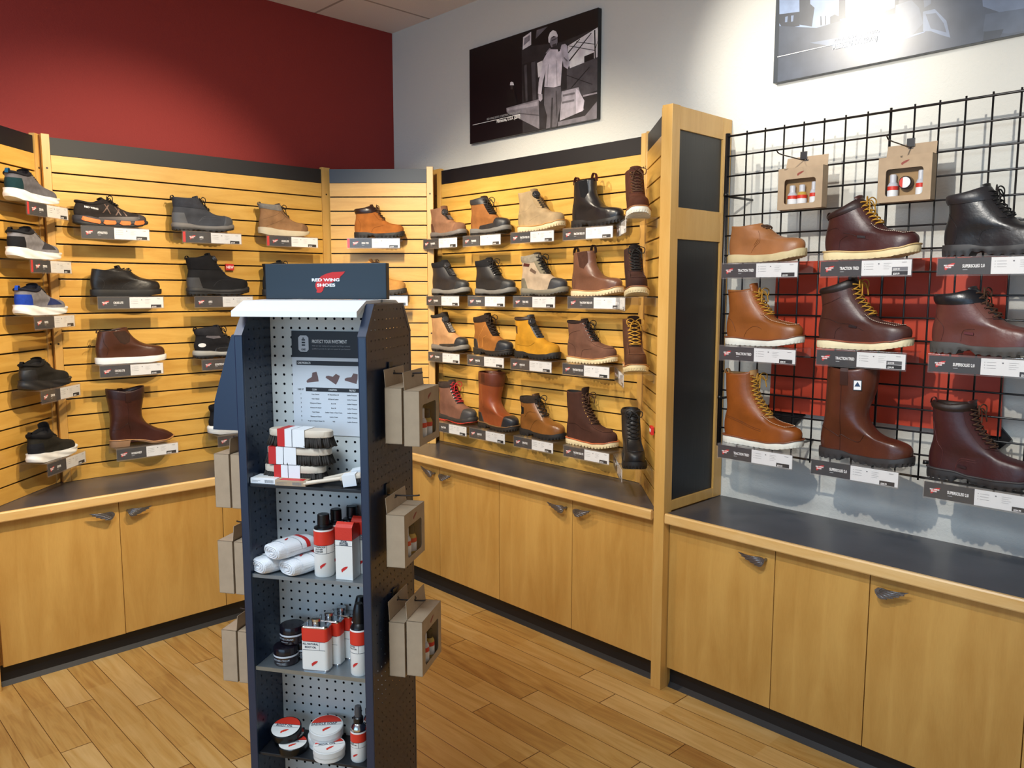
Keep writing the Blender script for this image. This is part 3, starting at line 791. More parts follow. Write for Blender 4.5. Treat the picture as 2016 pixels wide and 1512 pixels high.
def collar(S, parent, m, t0, off=.0035, name='collar'):
    bm = bmesh.new(); n = 22; rings = []
    tt = [t0+(1-t0)*i/6 for i in range(7)]
    for i, t in enumerate(tt):
        o = off*math.sin(PI*min(.93, max(.08, i/6)))**.5; P_ = S.ring(t, n); rings.append([bm.verts.new(p) for p in inset_ring(P_, -o)])
    P_ = S.ring(1, n); rings.append([bm.verts.new(p) for p in inset_ring(P_, .001, .004)]); rings.append([bm.verts.new(p) for p in inset_ring(P_, .006, .0022)]); rings.append([bm.verts.new(p) for p in inset_ring(P_, .0085, -.012)])
    m_ = len(rings[0])
    for A, B in zip(rings, rings[1:]):
        for k in range(m_):
            try: bm.faces.new((A[k], A[(k+1) % m_], B[(k+1) % m_], B[k]))
            except ValueError: pass
    bmesh.ops.remove_doubles(bm, verts=bm.verts, dist=.00005)
    return fin(bm, name, m, parent, smooth=True)
def seam(S, parent, paths, m, r=.0007, off=.0004, name='stitching', sides=(-1, 1)):
    bm = bmesh.new()
    for path in paths:
        P_ = catmull([Vector((x, 0, z)) for x, z in path], 6)
        for sd in sides: tube(bm, [S.side(p.x, p.z, sd, off) for p in P_], r, 5)
    return fin(bm, name, m, parent, smooth=True)
def mocseam(S, parent, m, m2, t0=.17, t1=.52, y=.031):
    bm = bmesh.new(); pts = []
    ts = [t0+(t1-t0)*i/16 for i in range(17)]
    for t in reversed(ts): pts.append(S.near(t, y*(1-.12*smooth((t-t0)/(t1-t0))), -1, .0012)[0])
    for k in range(1, 10):
        yy = -y+2*y*k/10; pts.append(S.near(t0, max(.0008, abs(yy)), -1 if yy < 0 else 1, .0012)[0])
    for t in ts: pts.append(S.near(t, y*(1-.12*smooth((t-t0)/(t1-t0))), 1, .0012)[0])
    tube(bm, pts, .0022, 6); fin(bm, 'moc_seam', m, parent, smooth=True)
    bm = bmesh.new()
    pp = resample(pts, 90)
    for i in range(0, 88, 2):
        c = Vector((.13, 0, pp[i].z+.05)); up = Vector((0, 0, .0017)); side = (pp[i]-Vector((pp[i].x-.02, 0, pp[i].z))).normalized()*.0012
        tube(bm, [pp[i]+up+side, pp[i+1]+up+side], .0009, 5)
    fin(bm, 'stitching', m2, parent, smooth=True)
def pull_loop(parent, p, d, h, w, m, r=.004, name='pull_loop', rz=0):
    bm = bmesh.new(); n = 12; a = []; 
    for i in range(n+1):
        q = i/n; a.append((-math.sin(PI*q)*0+math.cos(PI*q)*r*2.2, h*math.sin(PI*q)**.7))
    for k in range(n):
        (x0, z0), (x1, z1) = a[k], a[k+1]
        for (t0_, t1_) in ((0, .0016),):
            P4 = [Vector((x0, -w/2, z0)), Vector((x1, -w/2, z1)), Vector((x1, w/2, z1)), Vector((x0, w/2, z0))]
            cc = Vector((0, 0, 0)); nn = Vector((z1-z0, 0, -(x1-x0))).normalized()*.0016
            v = [bm.verts.new(q) for q in P4]+[bm.verts.new(q+nn) for q in P4]
            for f in ((0, 1, 2, 3), (4, 5, 6, 7), (0, 1, 5, 4), (2, 3, 7, 6), (1, 2, 6, 5), (3, 0, 4, 7)): bm.faces.new([v[i] for i in f])
    return fin(bm, name, m, parent, loc=p, rot=(0, 0, d))
def dial(S, parent, t, sd, off=.004, y=.0):
    p, u, n = S.near(t, max(.001, y), sd, off); q = n.to_track_quat('Z', 'Y').to_matrix().to_4x4(); q.translation = p; q = q @ Matrix.Scale(1.25, 4)
    bm = bmesh.new(); tb = bmesh.new(); lathe(tb, [(.0165, -.004), (.0165, .002), (.0155, .003)], 24); add(bm, tb, 0, q); d = fin(bm, 'lacing_dial', rubber('#1b1b1d', .4), parent, smooth=True, flat_angle=.6)
    bm = bmesh.new(); tb = bmesh.new()
    lathe(tb, [(.0125, .003), (.0125, .0075), (.010, .009)], 10); add(bm, tb, 0, q); fin(bm, 'dial_knob', rubber('#2b2b2f', .35), d, smooth=True, flat_angle=.5)
    bm = bmesh.new(); tb = bmesh.new()
    for k in range(12):
        a0 = 2*PI*k/12; a1 = a0+.28; tube(tb, [(.0145*math.cos(a0), .0145*math.sin(a0), .0032), (.0145*math.cos(a1), .0145*math.sin(a1), .0032)], .0007, 4)
    add(bm, tb, 0, q); fin(bm, 'dial_ring', M_chrome, d)
def wires(S, parent, ts, y, m, guides=True):
    bm = bmesh.new()
    pts = []
    for i, t in enumerate(ts): pts.append(S.near(t, y, -1 if i % 2 else 1, .0035)[0]); pts.append(S.near(t, .001, 1, .0055)[0])
    tube(bm, pts, .0009, 5); pts = []
    for i, t in enumerate(ts): pts.append(S.near(t, y, 1 if i % 2 else -1, .0035)[0]); pts.append(S.near(t, .001, 1, .0060)[0])
    tube(bm, pts, .0009, 5); fin(bm, 'lacing_wire', m, parent, smooth=True)
    if guides:
        bm = bmesh.new()
        for t in ts:
            for sd in (-1, 1):
                p, u, n = S.near(t, y+.002, sd, .002); q = n.to_track_quat('Z', 'Y').to_matrix().to_4x4(); q.translation = p; tb = bmesh.new(); box(tb, (-.006, -.004, -.001), (.006, .004, .0028), bev=.001); add(bm, tb, 0, q)
        fin(bm, 'wire_guides', rubber('#1d1d20', .4), parent)

def profile(kind, H, Hb, tz):
    toe = [(.93, .014+tz*.5), (.978, .032+tz), (.986, .054+tz), (.95, .070+tz*.8), (.87, .079+tz*.6)]
    if kind == 'boot':
        f = toe+[(.75, .087+tz*.3), (.655, .101), (.56, .127), (.485, .155), (.435, .178)] if H > .185 else toe+[(.75, .085+tz*.3), (.65, .098), (.55, .120), (.475, min(.142, H-.012))]
        if H > .235: f += [(.405, .205), (.395, (H+.205)/2)]
        f += [(.40 if H > .235 else (.39 if H > .185 else .43), H)]
        b_ = [(.045, .012), (.010, .042), (.006, .075), (.020, .100), (.036, .125)]
        if Hb > .15: b_ += [(.034, .150)]
        if Hb > .2: b_ += [(.022, .19)]
        b_ += [(.012 if Hb > .15 else .036, Hb)]
    elif kind == 'chelsea':
        f = toe+[(.75, .084+tz*.3), (.65, .095), (.56, .115), (.49, .142), (.455, .168), (.45, H)]
        b_ = [(.045, .012), (.012, .042), (.008, .075), (.022, .105), (.042, .135), (.052, Hb)]
    elif kind == 'pullon':
        f = toe+[(.75, .085+tz*.3), (.65, .098), (.565, .122), (.515, .150), (.515, .180), (.55, .215), (.585, .255), (.60, H)]
        b_ = [(.045, .012), (.012, .042), (.008, .075), (.022, .105), (.045, .140), (.052, .19), (.055, .24), (.06, Hb)]
    elif kind == 'western':
        f = [(.93, .006), (.98, .022+tz), (.98, .040+tz), (.94, .050+tz), (.86, .060), (.75, .072), (.65, .090), (.565, .110), (.515, .140), (.51, .175), (.535, .22), (.56, .26), (.565, H)]
        b_ = [(.035, .025), (.015, .045), (.008, .075), (.02, .105), (.03, .14), (.02, .19), (.00, .24), (-.012, Hb)]
    elif kind == 'sneaker':
        f = [(.93, .012), (.978, .030+tz), (.98, .048+tz), (.93, .060+tz*.6), (.84, .066+tz*.3), (.74, .073), (.64, .086), (.55, .101), (.47, min(.118, H-.006)), (.42, H)]
        b_ = [(.06, .018), (.022, .050), (.018, .070), (.040, .090), (.05, .5*(.09+Hb)), (.035, Hb)]
    return f, b_
def t_x(S, x):
    for i in range(20, 161):
        if S.F[i].x <= x*LS and S.F[i].z > .06: return i/160
    return 1
def t_z(S, z):
    for i in range(20, 161):
        if S.F[i].z >= z: return i/160
    return 1
def make_shoe(name, label, cat, loc, rz, **k):
    g = k.get; H = g('H', .2); Hb = g('Hb', H-.01); kind = g('kind', 'boot'); sole = g('sole', 'lug')
    tz = SOLES[sole][0][-1][1]-.036
    f, b_ = profile(kind, H, Hb, tz)
    S = Shoe(f, b_, kind, sole, H, wsh=g('wsh', .040), dip=g('dip', .006 if kind == 'boot' else 0), toew=g('toew', 1))
    t = thing(name, label, cat, loc, rz); t.scale = (g('sc', 1),)*3
    L_ = LS
    U = g('upper'); build_upper(S, U, g('lining', rubber('#241c17', .9)), t)
    build_sole(S, t, g('out', rubber('#1c1b1b')), mid=g('mid'), midfrac=g('midfrac', .5), welt=g('welt'), lug=g('lugs', sole in ('lug', 'hiker', 'wedge')), grow=g('grow', .0015), amp=(.0014 if sole == 'wedge' and not g('lugs') else min(.0055, g('amp', .0045))), sculpt=g('sculpt', 0), weltw=g('weltw', .003))
    if g('cap'): cut_patch(S, [((g('capx', .76)*L_, 0, .05), (-1, 0, g('capslant', .35)))], .0014, .002, g('cap'), t, 'toe_cap')
    if g('guard'): cut_patch(S, [((.8*L_, 0, g('guardz', .055)), (g('guardtilt', -.06), 0, 1)), ((.33*L_, 0, .05), (-1, 0, .5))], .0012, .002, g('guard'), t, 'mudguard')
    if g('heel'): cut_patch(S, [((.20*L_, 0, .05), (1, 0, g('heelslant', .35))), ((0, 0, g('heelz', .088)), (0, 0, 1))], .0012, .002, g('heel'), t, 'heel_counter')
    if g('collar'): collar(S, t, g('collar'), g('collart', .88), g('collaro', .0035))
    if g('gore'): side_patch(S, [(.20*L_, .105), (.25*L_, H-.0025), (.43*L_-.02, H-.0025), (.40*L_, .125), (.33*L_, .098), (.26*L_, .096)] if not g('gorepts') else g('gorepts'), .0008, g('gore'), t, 'elastic_gore')
    if g('patches'):
        for nm, poly, m in g('patches'): side_patch(S, [(x*L_, z) for x, z in poly], .0012, m, t, nm)
    th = g('throat', .63); t0 = t_x(S, th)
    if g('tongue'): tongue(S, t, g('tongue'), t0, ext=g('text', .011), w=g('tw', .024))
    if g('stay'): strip_patch(S, t, t0+.01, g('stayt', .97), .0155, g('stayw', .032), .0024, g('stay'), 'eyestay')
    if g('lace'):
        n = g('eyes', 6); ta, tb = t0+.035, g('lacet', .95); ts = [ta+(tb-ta)*i/(n-1) for i in range(n)]
        lace_set(S, t, g('lace'), ts, y=g('lacey', .0215), r=g('lacer', .0021), bow=g('bow', True), mat_eye=g('eye', M_chrome))
    if g('dial'):
        sd = g('dialside', -1); dial(S, t, g('dialt', .93)-.02, sd, off=.005, y=max(.013, g('dialy', .013)))
        ta, tb = t0+.03, g('dialt', .93)-.10; wires(S, t, [ta+(tb-ta)*i/4 for i in range(5)], .014, g('wire', M_grey2))
    if g('moc'): mocseam(S, t, U, M_thread if g('moc') is True else g('moc'), t0=g('moct', .25), t1=t_x(S, .60), y=.031)
    if g('seams'): seam(S, t, [[(x*L_, z) for x, z in p] for p in g('seams')], g('seamm', leather('#3a2317')), r=g('seamr', .0007))
    if g('loop'):   # heel loop
        pull_loop(t, Vector((S.B[-1].x+.002, 0, S.B[-1].z-.006)), 0, g('looph', .018), .014, g('loop'), r=.0035)
    if g('sideloops'):
        for u_, nm in ((.06, 0), (.94, 1)):
            b1, f1 = S.sec(1); c = b1.lerp(f1, u_); pull_loop(t, c+Vector((0, 0, -.008)), 0, .036, .018, g('sideloops'), r=.006)
    if g('straps'):
        for sd in (-1, 1):
            p = S.P(1, .47, sd); bm = bmesh.new(); pts = [S.side(p.x, z, sd, .0016) for z in [p.z-.05+.0045*i for i in range(11)]]+[p+Vector((0, -sd*.001, .006)), p+Vector((0, -sd*.005, .002)), p+Vector((0, -sd*.006, -.02))]
            for a, c in zip(pts, pts[1:]):
                vs = [bm.verts.new(q) for q in (a+Vector((-.013, 0, 0)), a+Vector((.013, 0, 0)), c+Vector((.013, 0, 0)), c+Vector((-.013, 0, 0)))]; bm.faces.new(vs)
            bmesh.ops.remove_doubles(bm, verts=bm.verts, dist=.0001); r = bmesh.ops.solidify(bm, geom=bm.faces[:], thickness=.0018)
            fin(bm, 'pull_strap', g('straps'), t)
    if g('tag'):
        x0, z0, m = g('tag'); p = S.side(x0*L_, z0, -1, .0022); q = S.side(x0*L_+.026, z0-.003, -1, .0022)
        b1 = bmesh.new(); flatpoly(b1, [p+Vector((0, 0, -.0035)), q+Vector((0, 0, -.0035)), q+Vector((0, 0, .0035)), p+Vector((0, 0, .0035))], (0, -.0012, 0)); fin(b1, 'side_tag', m, t)
    if g('letter'):
        s_, x0, z0, size, m = g('letter'); tb = bmesh.new(); tb.from_mesh(text_mesh(s_, size, bold=.03)); cz = .16
        for v in tb.verts: v.co = S.side(x0*L_+v.co.x, z0+v.co.z-v.co.x*cz, -1, .0012-v.co.y*.6)
        fin(tb, 'lettering', m, t)
    if g('extra'): g('extra')(S, t)
    return t, S

# stands each shoe on a clear shelf with its label: panel, sole pixel span, base z, sign pixel span
def card(parent, org, w, h, name, red=False, dark=False, price='$174.99', price2=None, wordw=None, split=.47, washed=False):
    """printed card in the shelf lip, lies in local XZ, looks to -Y, origin at its left lower corner"""
    b1 = bmesh.new(); box(b1, (0, 0, 0), (w*split, .0008, h)); dk = fin(b1, 'label_card', M_ink, parent, loc=org); dk['label'] = 'black half of the shelf card with the wing logo and name'
    b1 = bmesh.new(); box(b1, (w*split+.0001, 0, 0), (w, .0008, h)); wh = fin(b1, 'label_card', M_paper, parent, loc=org); wh['label'] = 'white half of the shelf card with prices'
    b1 = bmesh.new(); box(b1, (w*.965, -.0003, h*.02), (w*.80 if price2 is None else w*.80, -.0001, h*(.30 if not price2 else .28)))
    if price2: box(b1, (w*.80, -.0003, h*.30), (w*.965, -.0001, h*.54), mi=1)
    pb = fin(b1, 'price_block', [M_ink, M_grey2], wh)
    b1 = bmesh.new()
    bm_text(b1, price, h*.17, Matrix.Translation((w*.815, -.0005, h*.05)), sx=.72, bold=.02)
    if price2: bm_text(b1, price2, h*.17, Matrix.Translation((w*.815, -.0005, h*.34)), sx=.72, bold=.02)
    fin(b1, 'price_lettering', M_txt, wh)
    b1 = bmesh.new()
    for r in range(3): box(b1, (w*(split+.03), -.0003, h*(.74-.17*r)), (w*(split+.03)+.002, -.0001, h*(.78-.17*r))); box(b1, (w*(split+.05), -.0003, h*(.75-.17*r)), (w*(split+.13), -.0001, h*(.77-.17*r)))
    for r in range(4): box(b1, (w*(split+.24), -.0003, h*(.78-.12*r)), (w*(split+.32-.02*(r % 2)), -.0001, h*(.795-.12*r)))
    box(b1, (w*(split+.18), -.0003, h*.72), (w*(split+.195), -.0001, h*.80)); box(b1, (w*.9, -.0003, h*.82), (w*.95, -.0001, h*.85))
    fin(b1, 'spec_lines', M_grey2, wh)
    b1 = bmesh.new(); x0 = w*.06 + (w*.05 if red else 0); ww = min(w*.16, .03)
    flatpoly(b1, wing_pts(ww, h*.42, x0, h*.28, -.0003), (0, -.0001, 0)); bm_text(b1, 'RED WING', h*.115, Matrix.Translation((x0-.001, -.0006, h*.52)), sx=min(1.0, ww/(h*.115*4.8)), bold=.04, mi=1); bm_text(b1, 'SHOES', h*.115, Matrix.Translation((x0+.003, -.0006, h*.40)), sx=min(1.0, ww/(h*.115*4.8)), bold=.04, mi=1)
    fin(b1, 'wing_logo', [M_red, M_txt], dk)
    n = len(name); ww = w*split*.62 if not red else w*split*.52; sz = h*.27; sx = min(.62, ww*.92/(n*sz*.66))
    text(name, sz, M_txt, dk, (x0+w*.16*.9+.006, -.0006, h*.42), sx=sx, bold=.025)
    b1 = bmesh.new(); box(b1, (x0+w*.145+.007, -.0003, h*.27), (x0+w*.145+.020, -.0001, h*.31)); fin(b1, 'subtitle_line', M_grey, dk)
    if red: b1 = bmesh.new(); box(b1, (0, -.0004, 0), (w*.045, -.0001, h)); fin(b1, 'red_stripe', M_red, dk)
SHELF_N = [0]
def shelf(p, s0, s1, z, name, label, depth=.125, h=.046, red=False, price='$174.99', price2=None, lo=.0, c0=None, c1=None, group='clear shelves on the slatted walls'):
    """acrylic shoe shelf hooked on panel p between s0 and s1; top surface at z; card lip hangs below its front"""
    o_ = .0105 if p is PG else 0; depth -= o_
    t = thing('acrylic_shelf', label, 'shelf', p.at(s0, o_, z), p.rz, None); w = s1-s0
    b1 = bmesh.new(); box(b1, (0, -depth, -.004), (w, -.001, -.0003), bev=.0006); fin(b1, 'shelf_plate', M_acr, t)
    b1 = bmesh.new(); box(b1, (0, -depth-.006, -h-.010), (w, -depth-.0035, 0), bev=.0006); box(b1, (0, -depth-.0014, -h-.006), (w, -depth, -.0045)); box(b1, (0, -depth-.0035, -h-.010), (w, -depth-.0014, -h-.0075)); fin(b1, 'card_holder', M_acr, t)
    b1 = bmesh.new(); box(b1, (w*.02, -.004, -.040), (w*.98, -.001, -.0045)); fin(b1, 'back_lip', M_acr, t)
    org = (0.003 if c0 is None else c0, -depth-.0032, -h-.0055); cw = w-.006 if c1 is None else c1
    if name: card(t, org, cw, h, name, red=red, price=price, price2=price2)
    return t

def astm(S, t):
    c = S.side(.41*LS, .262, -1, .0012); c2 = S.side(.41*LS+.02, .262, -1, .0012); rz = math.atan2(c2.y-c.y, c2.x-c.x)
    bm = bmesh.new(); box(bm, (0, -.0008, -.017), (.026, 0, .017)); box(bm, (.002, -.0010, -.015), (.024, -.0008, .015), mi=1); flatpoly(bm, [(.004, -.0011, -.004), (.022, -.0011, -.004), (.013, -.0011, .012)], (0, -.0003, 0), mi=2)
    fin(bm, 'safety_label', [M_navyd, M_paper, mat('label_navy', '#1d3a5c', .5)], t, loc=c, rot=(0, 0, rz))

def orange_blocks(S, t):
    bm = bmesh.new(); m = rubber('#e2702a', .5)
    for x0, x1 in ((.08, .33), (.36, .53), (.57, .72), (.76, .92)):
        for sd in (-1, 1):
            v = []
            for (x, z) in ((x0, .014), (x0+.04, .008), (x1-.02, .010), (x1, .016), (x1-.01, .027), (x0+.02, .028)):
                y = sd*(planw(x, .0035)+.0012)+curve_y(x); v.append(Vector((x*LS, y, z+(.012 if x < .15 else 0)+max(0, x-.75)*.05)))
            flatpoly(bm, v, (0, sd*.0016, 0))
    fin(bm, 'sole_blocks', m, t)

# ------------------------------------------------------------------ shoes on their shelves
ROWZ = {1: slat_z(3)+.002, 2: slat_z(7)+.001, 3: slat_z(11)+.001, 4: slat_z(16)-.002}
def show(p, row, px, sign, name, slabel, shelfname='', cat='boot', off=.068, z=None, red=False, price='$174.99', price2=None, depth=.125, shelflabel=None, h=.050, sc=None, tilt=0, **k):
    z = ROWZ[row] if z is None else z
    yp = 590
    if px[0] < 5 and abs(px[1]) < 5: s0, s1 = px
    else: s0 = p.hit(px[0], yp, off)[0]; s1 = p.hit(px[1], yp, off)[0]
    c = (s0+s1)/2
    L = (s1-s0) if sc is None else LS*sc
    L = max(.28, min(.325, L)) if sc is None else L
    t, S = make_shoe(name, slabel, cat, p.at(c-L/2, off, z+.0006), p.rz+tilt, sc=L/LS, **k)
    if sign:
        if abs(sign[0]) < 5 and abs(sign[1]) < 5: a0, a1 = sign
        else: a0 = p.hit(sign[0], yp, depth)[0]; a1 = p.hit(sign[1], yp, depth)[0]
        shelf(p, a0, a1, z, shelfname, shelflabel or 'clear acrylic shelf with price card carrying the '+slabel.split(' on ')[0].split(' at ')[0].split(', ')[0], depth=depth, h=h, red=red, price=price, price2=price2)
    return t
K = dict
W_ = rubber('#e9ecec', .5); CRM = rubber('#e3d3a8', .55); BLK = rubber('#1b1b1c'); DGR = rubber('#4d4d50'); LGR = rubber('#9a9a96'); TAN_S = rubber('#cbb78e', .6)
BL = mat('black_lace', '#141213', .8); YL = mat('gold_lace', '#b98a2e', .8); BRL = mat('brown_lace', '#4a2f1d', .8); RL = mat('red_lace', '#b3222c', .8)
BRASS = mat('brass_eyelet', '#a58348', .35, metal=1); DKE = mat('dark_eyelet', '#2a2725', .4, metal=.8)
TANL = mat('tan_lining', '#a98455', .9); BKL = mat('black_lining', '#1c1b1c', .95); BRLN = mat('brown_lining', '#3b2518', .9)
def moc_seams(H): return [[(.22, .026), (.24, .055), (.215, .085), (.06, .10)], [(.36, .030), (.40, .062), (.50, .070), (.60, .074)]]
def SH(lbl): return 'clear shelf with price card, '+lbl
GR_L = mat('grey_lace', '#55555a', .9)
# --- leftmost angled panel: knit sneakers
sk = dict(kind='sneaker', H=.128, Hb=.112, sole='runner', cat='sneaker', out=W_, dip=.014, lining=BKL, lacet=.93, eyes=5, lacey=.014, bow=False, eye=None, sculpt=.003, grow=.003, off=.074, price='$159.99')
def pat(*a): return a
show(PS, 0, (.165, .475), (.20, .50), 'sneaker', 'grey and teal knit sneaker with blue heel tab, topmost at the left edge', 'ZEPHYR', z=slat_z(2)+.001, red=True, shelflabel=SH('topmost at the left edge'), upper=knit('#5f5e65'), tongue=knit('#1c1c20'), heel=knit('#16333a'), collar=knit('#1b1c22'), collart=.93, lace=BL, loop=knit('#1c5a86'), **sk)
show(PS, 0, (.155, .465), (.20, .50), 'sneaker', 'light grey and black knit sneaker, second from the top at the left edge', 'ZEPHYR', z=slat_z(5)+.001, red=True, shelflabel=SH('second from the top at the left edge'), upper=knit('#7b7a80'), tongue=knit('#232226'), heel=knit('#1d1d21'), collar=knit('#1f1f23'), collart=.92, lace=GR_L, loop=knit('#1a1a1d'), patches=[('side_panel', [(.52, .042), (.60, .078), (.72, .066), (.80, .044)], knit('#3a393e'))], **sk)
show(PS, 0, (.175, .485), (.20, .50), 'sneaker', 'grey knit sneaker with bright blue heel and white sole, third down at the left edge', 'VAPOR', z=slat_z(8)+.001, shelflabel=SH('third down at the left edge'), upper=knit('#77767c'), tongue=knit('#1c1c21'), heel=knit('#1f3f9e'), collar=knit('#1c1e2a'), collart=.92, lace=BL, loop=knit('#244fc0'), patches=[('side_panel', [(.50, .042), (.58, .074), (.70, .064), (.80, .044)], knit('#2b3560'))], **sk)
show(PS, 0, (.17, .48), (.21, .51), 'sneaker', 'all black knit sneaker with black sculpted sole, fourth down at the left edge', 'ZEPHYR', z=slat_z(12)+.001, shelflabel=SH('fourth down at the left edge'), upper=knit('#24221f'), tongue=knit('#1a1917'), heel=rubber('#1e2126', .5), collar=knit('#1b1a19'), collart=.93, lace=mat('olive_lace', '#2c2a1c', .9), loop=knit('#151517'), **{**sk, 'out': rubber('#202226', .5)})
show(PS, 0, (.19, .495), (.22, .52), 'sneaker', 'black high-collar knit sneaker with bulky white sole, lowest at the left edge', 'ZEPHYR', z=slat_z(16)+.001, shelflabel=SH('lowest at the left edge'), upper=knit('#26241f'), tongue=knit('#161618'), heel=knit('#1b1c22'), collar=knit('#141417'), collart=.86, lace=BL, loop=knit('#121214'), text=.03, **{**sk, 'H': .142, 'Hb': .128})

# --- long panel under the red wall
show(PL, 1, (153, 296), (167, 301), 'sneaker', 'black athletic work shoe with orange blocks along its sole, top left of the long panel', 'ATHLETICS', shelflabel=SH('under the black and orange athletic shoe'), kind='sneaker', H=.122, Hb=.108, sole='runner', cat='shoe', dip=.016,
     upper=knit('#2c2827'), out=rubber('#1a1a1b'), mid=rubber('#26242a'), midfrac=.34, guard=mat('grey_film', '#4a4444', .5), guardz=.050, cap=mat('grey_film2', '#3d3a3c', .5), capx=.84, tongue=knit('#1a1919'), lace=BL, eye=None, eyes=6, collar=knit('#242121'), collart=.90, lining=BKL, off=.066,
     letter=('RED WING', .13, .079, .011, M_txt), patches=[('web_overlay', pp_, mat('bronze_film', '#6a5348', .5)) for pp_ in ([(.36, .060), (.375, .060), (.455, .094), (.44, .096)], [(.46, .056), (.475, .056), (.40, .098), (.385, .098)], [(.53, .052), (.55, .052), (.60, .078), (.585, .081)], [(.60, .052), (.615, .052), (.545, .088), (.53, .090)], [(.67, .050), (.69, .050), (.655, .068), (.64, .070)])],
     extra=lambda S, t: orange_blocks(S, t))
show(PL, 1, (346, 463), (364, 480), 'work_boot', 'dark grey hiking work boot, beside the orange-soled shoe', 'APEX', red=True, shelflabel=SH('under the dark grey hiking boot'), H=.168, Hb=.160, sole='hiker', out=rubber('#2c2b2c'), mid=rubber('#6d6a68'), midfrac=.45, upper=nubuck('#43454b'), collar=knit('#3a3c43'), collart=.72, collaro=.0045, tongue=knit('#37393f'), cap=rubber('#4b4d52', .7), capx=.80, heel=rubber('#55575c', .6), lace=BL, eye=DKE, loop=knit('#333438'), lining=BKL, seams=[[(.38, .045), (.48, .075), (.66, .078)], [(.40, .052), (.50, .068), (.70, .066)]], seamm=rubber('#5c5e64'))
show(PL, 1, (515, 609), (528, 629), 'work_boot', 'pale brown safety boot with grey collar and cream sole, beside the diagonal corner panel', 'CROSS LITE', red=True, shelflabel=SH('under the pale brown safety boot'), H=.178, Hb=.176, sole='runner', out=rubber('#c2b59a'), grow=.004, upper=nubuck('#8f6b4a'), collar=knit('#7c7873'), collart=.86, collaro=.004, tongue=knit('#4c4542'), stay=nubuck('#86654a'), lace=BL, eye=DKE, cap=nubuck('#7c5c42'), capx=.80, loop=knit('#65605a'), lining=BKL, seams=[[(.05, .09), (.3, .12), (.42, .15)], [(.1, .05), (.4, .09), (.5, .12)]], seamm=nubuck('#70543c'))
show(PL, 2, (179, 316), (191, 322), 'chukka_boot', 'plain black leather chukka shoe, second row of the long panel', 'CROSS LITE', shelflabel=SH('under the black chukka shoe'), H=.132, Hb=.118, sole='flat', cat='boot', out=rubber('#1a1a1b'), upper=leather('#1e1c1c', .35), cap=None, tongue=leather('#1b1a1a'), lace=BL, eyes=3, eye=None, bow=False, lining=BKL, seams=[[(.40, .034), (.46, .055), (.60, .075), (.66, .092)], [(.14, .03), (.17, .06), (.10, .085)]], seamm=mat('black_thread', '#3a3838', .8), throat=.60, lacet=.95)
show(PL, 2, (369, 488), (382, 498), 'work_boot', 'tall black hiking boot with lacing dial, below the NEW flag', 'APEX', shelflabel=SH('under the black dial hiking boot'), H=.200, Hb=.180, sole='hiker', out=rubber('#161617'), mid=rubber('#1f1f21'), midfrac=.45, upper=nubuck('#1d1d1f'), collar=knit('#17171a'), collart=.70, collaro=.0045, tongue=knit('#19191b'), heel=rubber('#3a3a3c', .6), dial=True, dialt=.93, loop=knit('#1a1a1b'), lining=BKL, seams=[[(.38, .045), (.48, .075), (.66, .078)]], seamm=rubber('#303034'))
show(PL, 2, (527, 560+42), (540, 612), 'work_boot', 'black laced boot mostly hidden behind the navy display sign, left end', 'APEX', shelflabel=SH('hidden behind the left end of the display sign'), H=.200, Hb=.185, upper=nubuck('#1d1d1f'), tongue=nubuck('#1a1a1c'), lace=BL, lining=BKL)
show(PL, 3, (181, 319), (187, 315), 'chelsea_boot', 'dark brown chelsea boot with flat white sole, third row of the long panel', 'CROSS LITE', shelflabel=SH('under the brown chelsea boot'), kind='chelsea', H=.158, Hb=.148, sole='flat', out=W_, upper=leather('#4a2b1f', .32), gore=knit('#3b2a22'), gorepts=[(.068, .146), (.125, .151), (.150, .128), (.140, .098), (.118, .088), (.098, .098)], lining=BKL, loop=BRLN, seams=[[(.13, .04), (.15, .07), (.10, .10), (.09, .14)]], seamm=leather('#2c1812'), grow=.002)
show(PL, 3, (376, 495), (391, 500), 'sneaker', 'black and grey hiking shoe with white heel oval, cut off by the stand', 'COOLTECH ATHLTS', shelflabel=SH('under the black and grey hiking shoe'), kind='sneaker', cat='shoe', H=.152, Hb=.140, sole='hiker', out=rubber('#19191b'), mid=LGR, midfrac=.4, upper=knit('#1f1f22'), collar=knit('#2a2a2e'), collart=.80, collaro=.005, tongue=knit('#2c2b30'), lace=BL, loop=knit('#19191b'), lining=BKL, guard=rubber('#1d1d20'), guardz=.058, eye=DKE,
     patches=[('ankle_panel', [(.16, .105), (.22, .130), (.36, .118), (.40, .100), (.28, .096)], knit('#6b676c')), ('heel_oval', [(.11+.055*math.cos(a), .066+.010*math.sin(a)) for a in [2*PI*i/14 for i in range(14)]], rubber('#e6e8e8'))])
show(PL, 4, (199, 328), (211, 337), 'western_boot', 'tall dark brown western pull-on boot with stacked heel, bottom row of the long panel', 'WORKWEST', shelflabel=SH('under the tall western boot'), kind='western', H=.292, Hb=.288, sole='western', wsh=.056, out=rubber('#8c6c50', .5), welt=leather('#a8784a'), upper=leather('#3c1c17', .38), lining=BRLN, dip=.016, straps=leather('#2e1512'), toew=.88, grow=-.001, seams=[[(.262, .115), (.255, .18), (.245, .285)], [(.02, .085), (.15, .095), (.262, .115), (.30, .05)]], seamm=leather('#27110d'), collar=leather('#2b1619'), collart=.85, collaro=.0012)
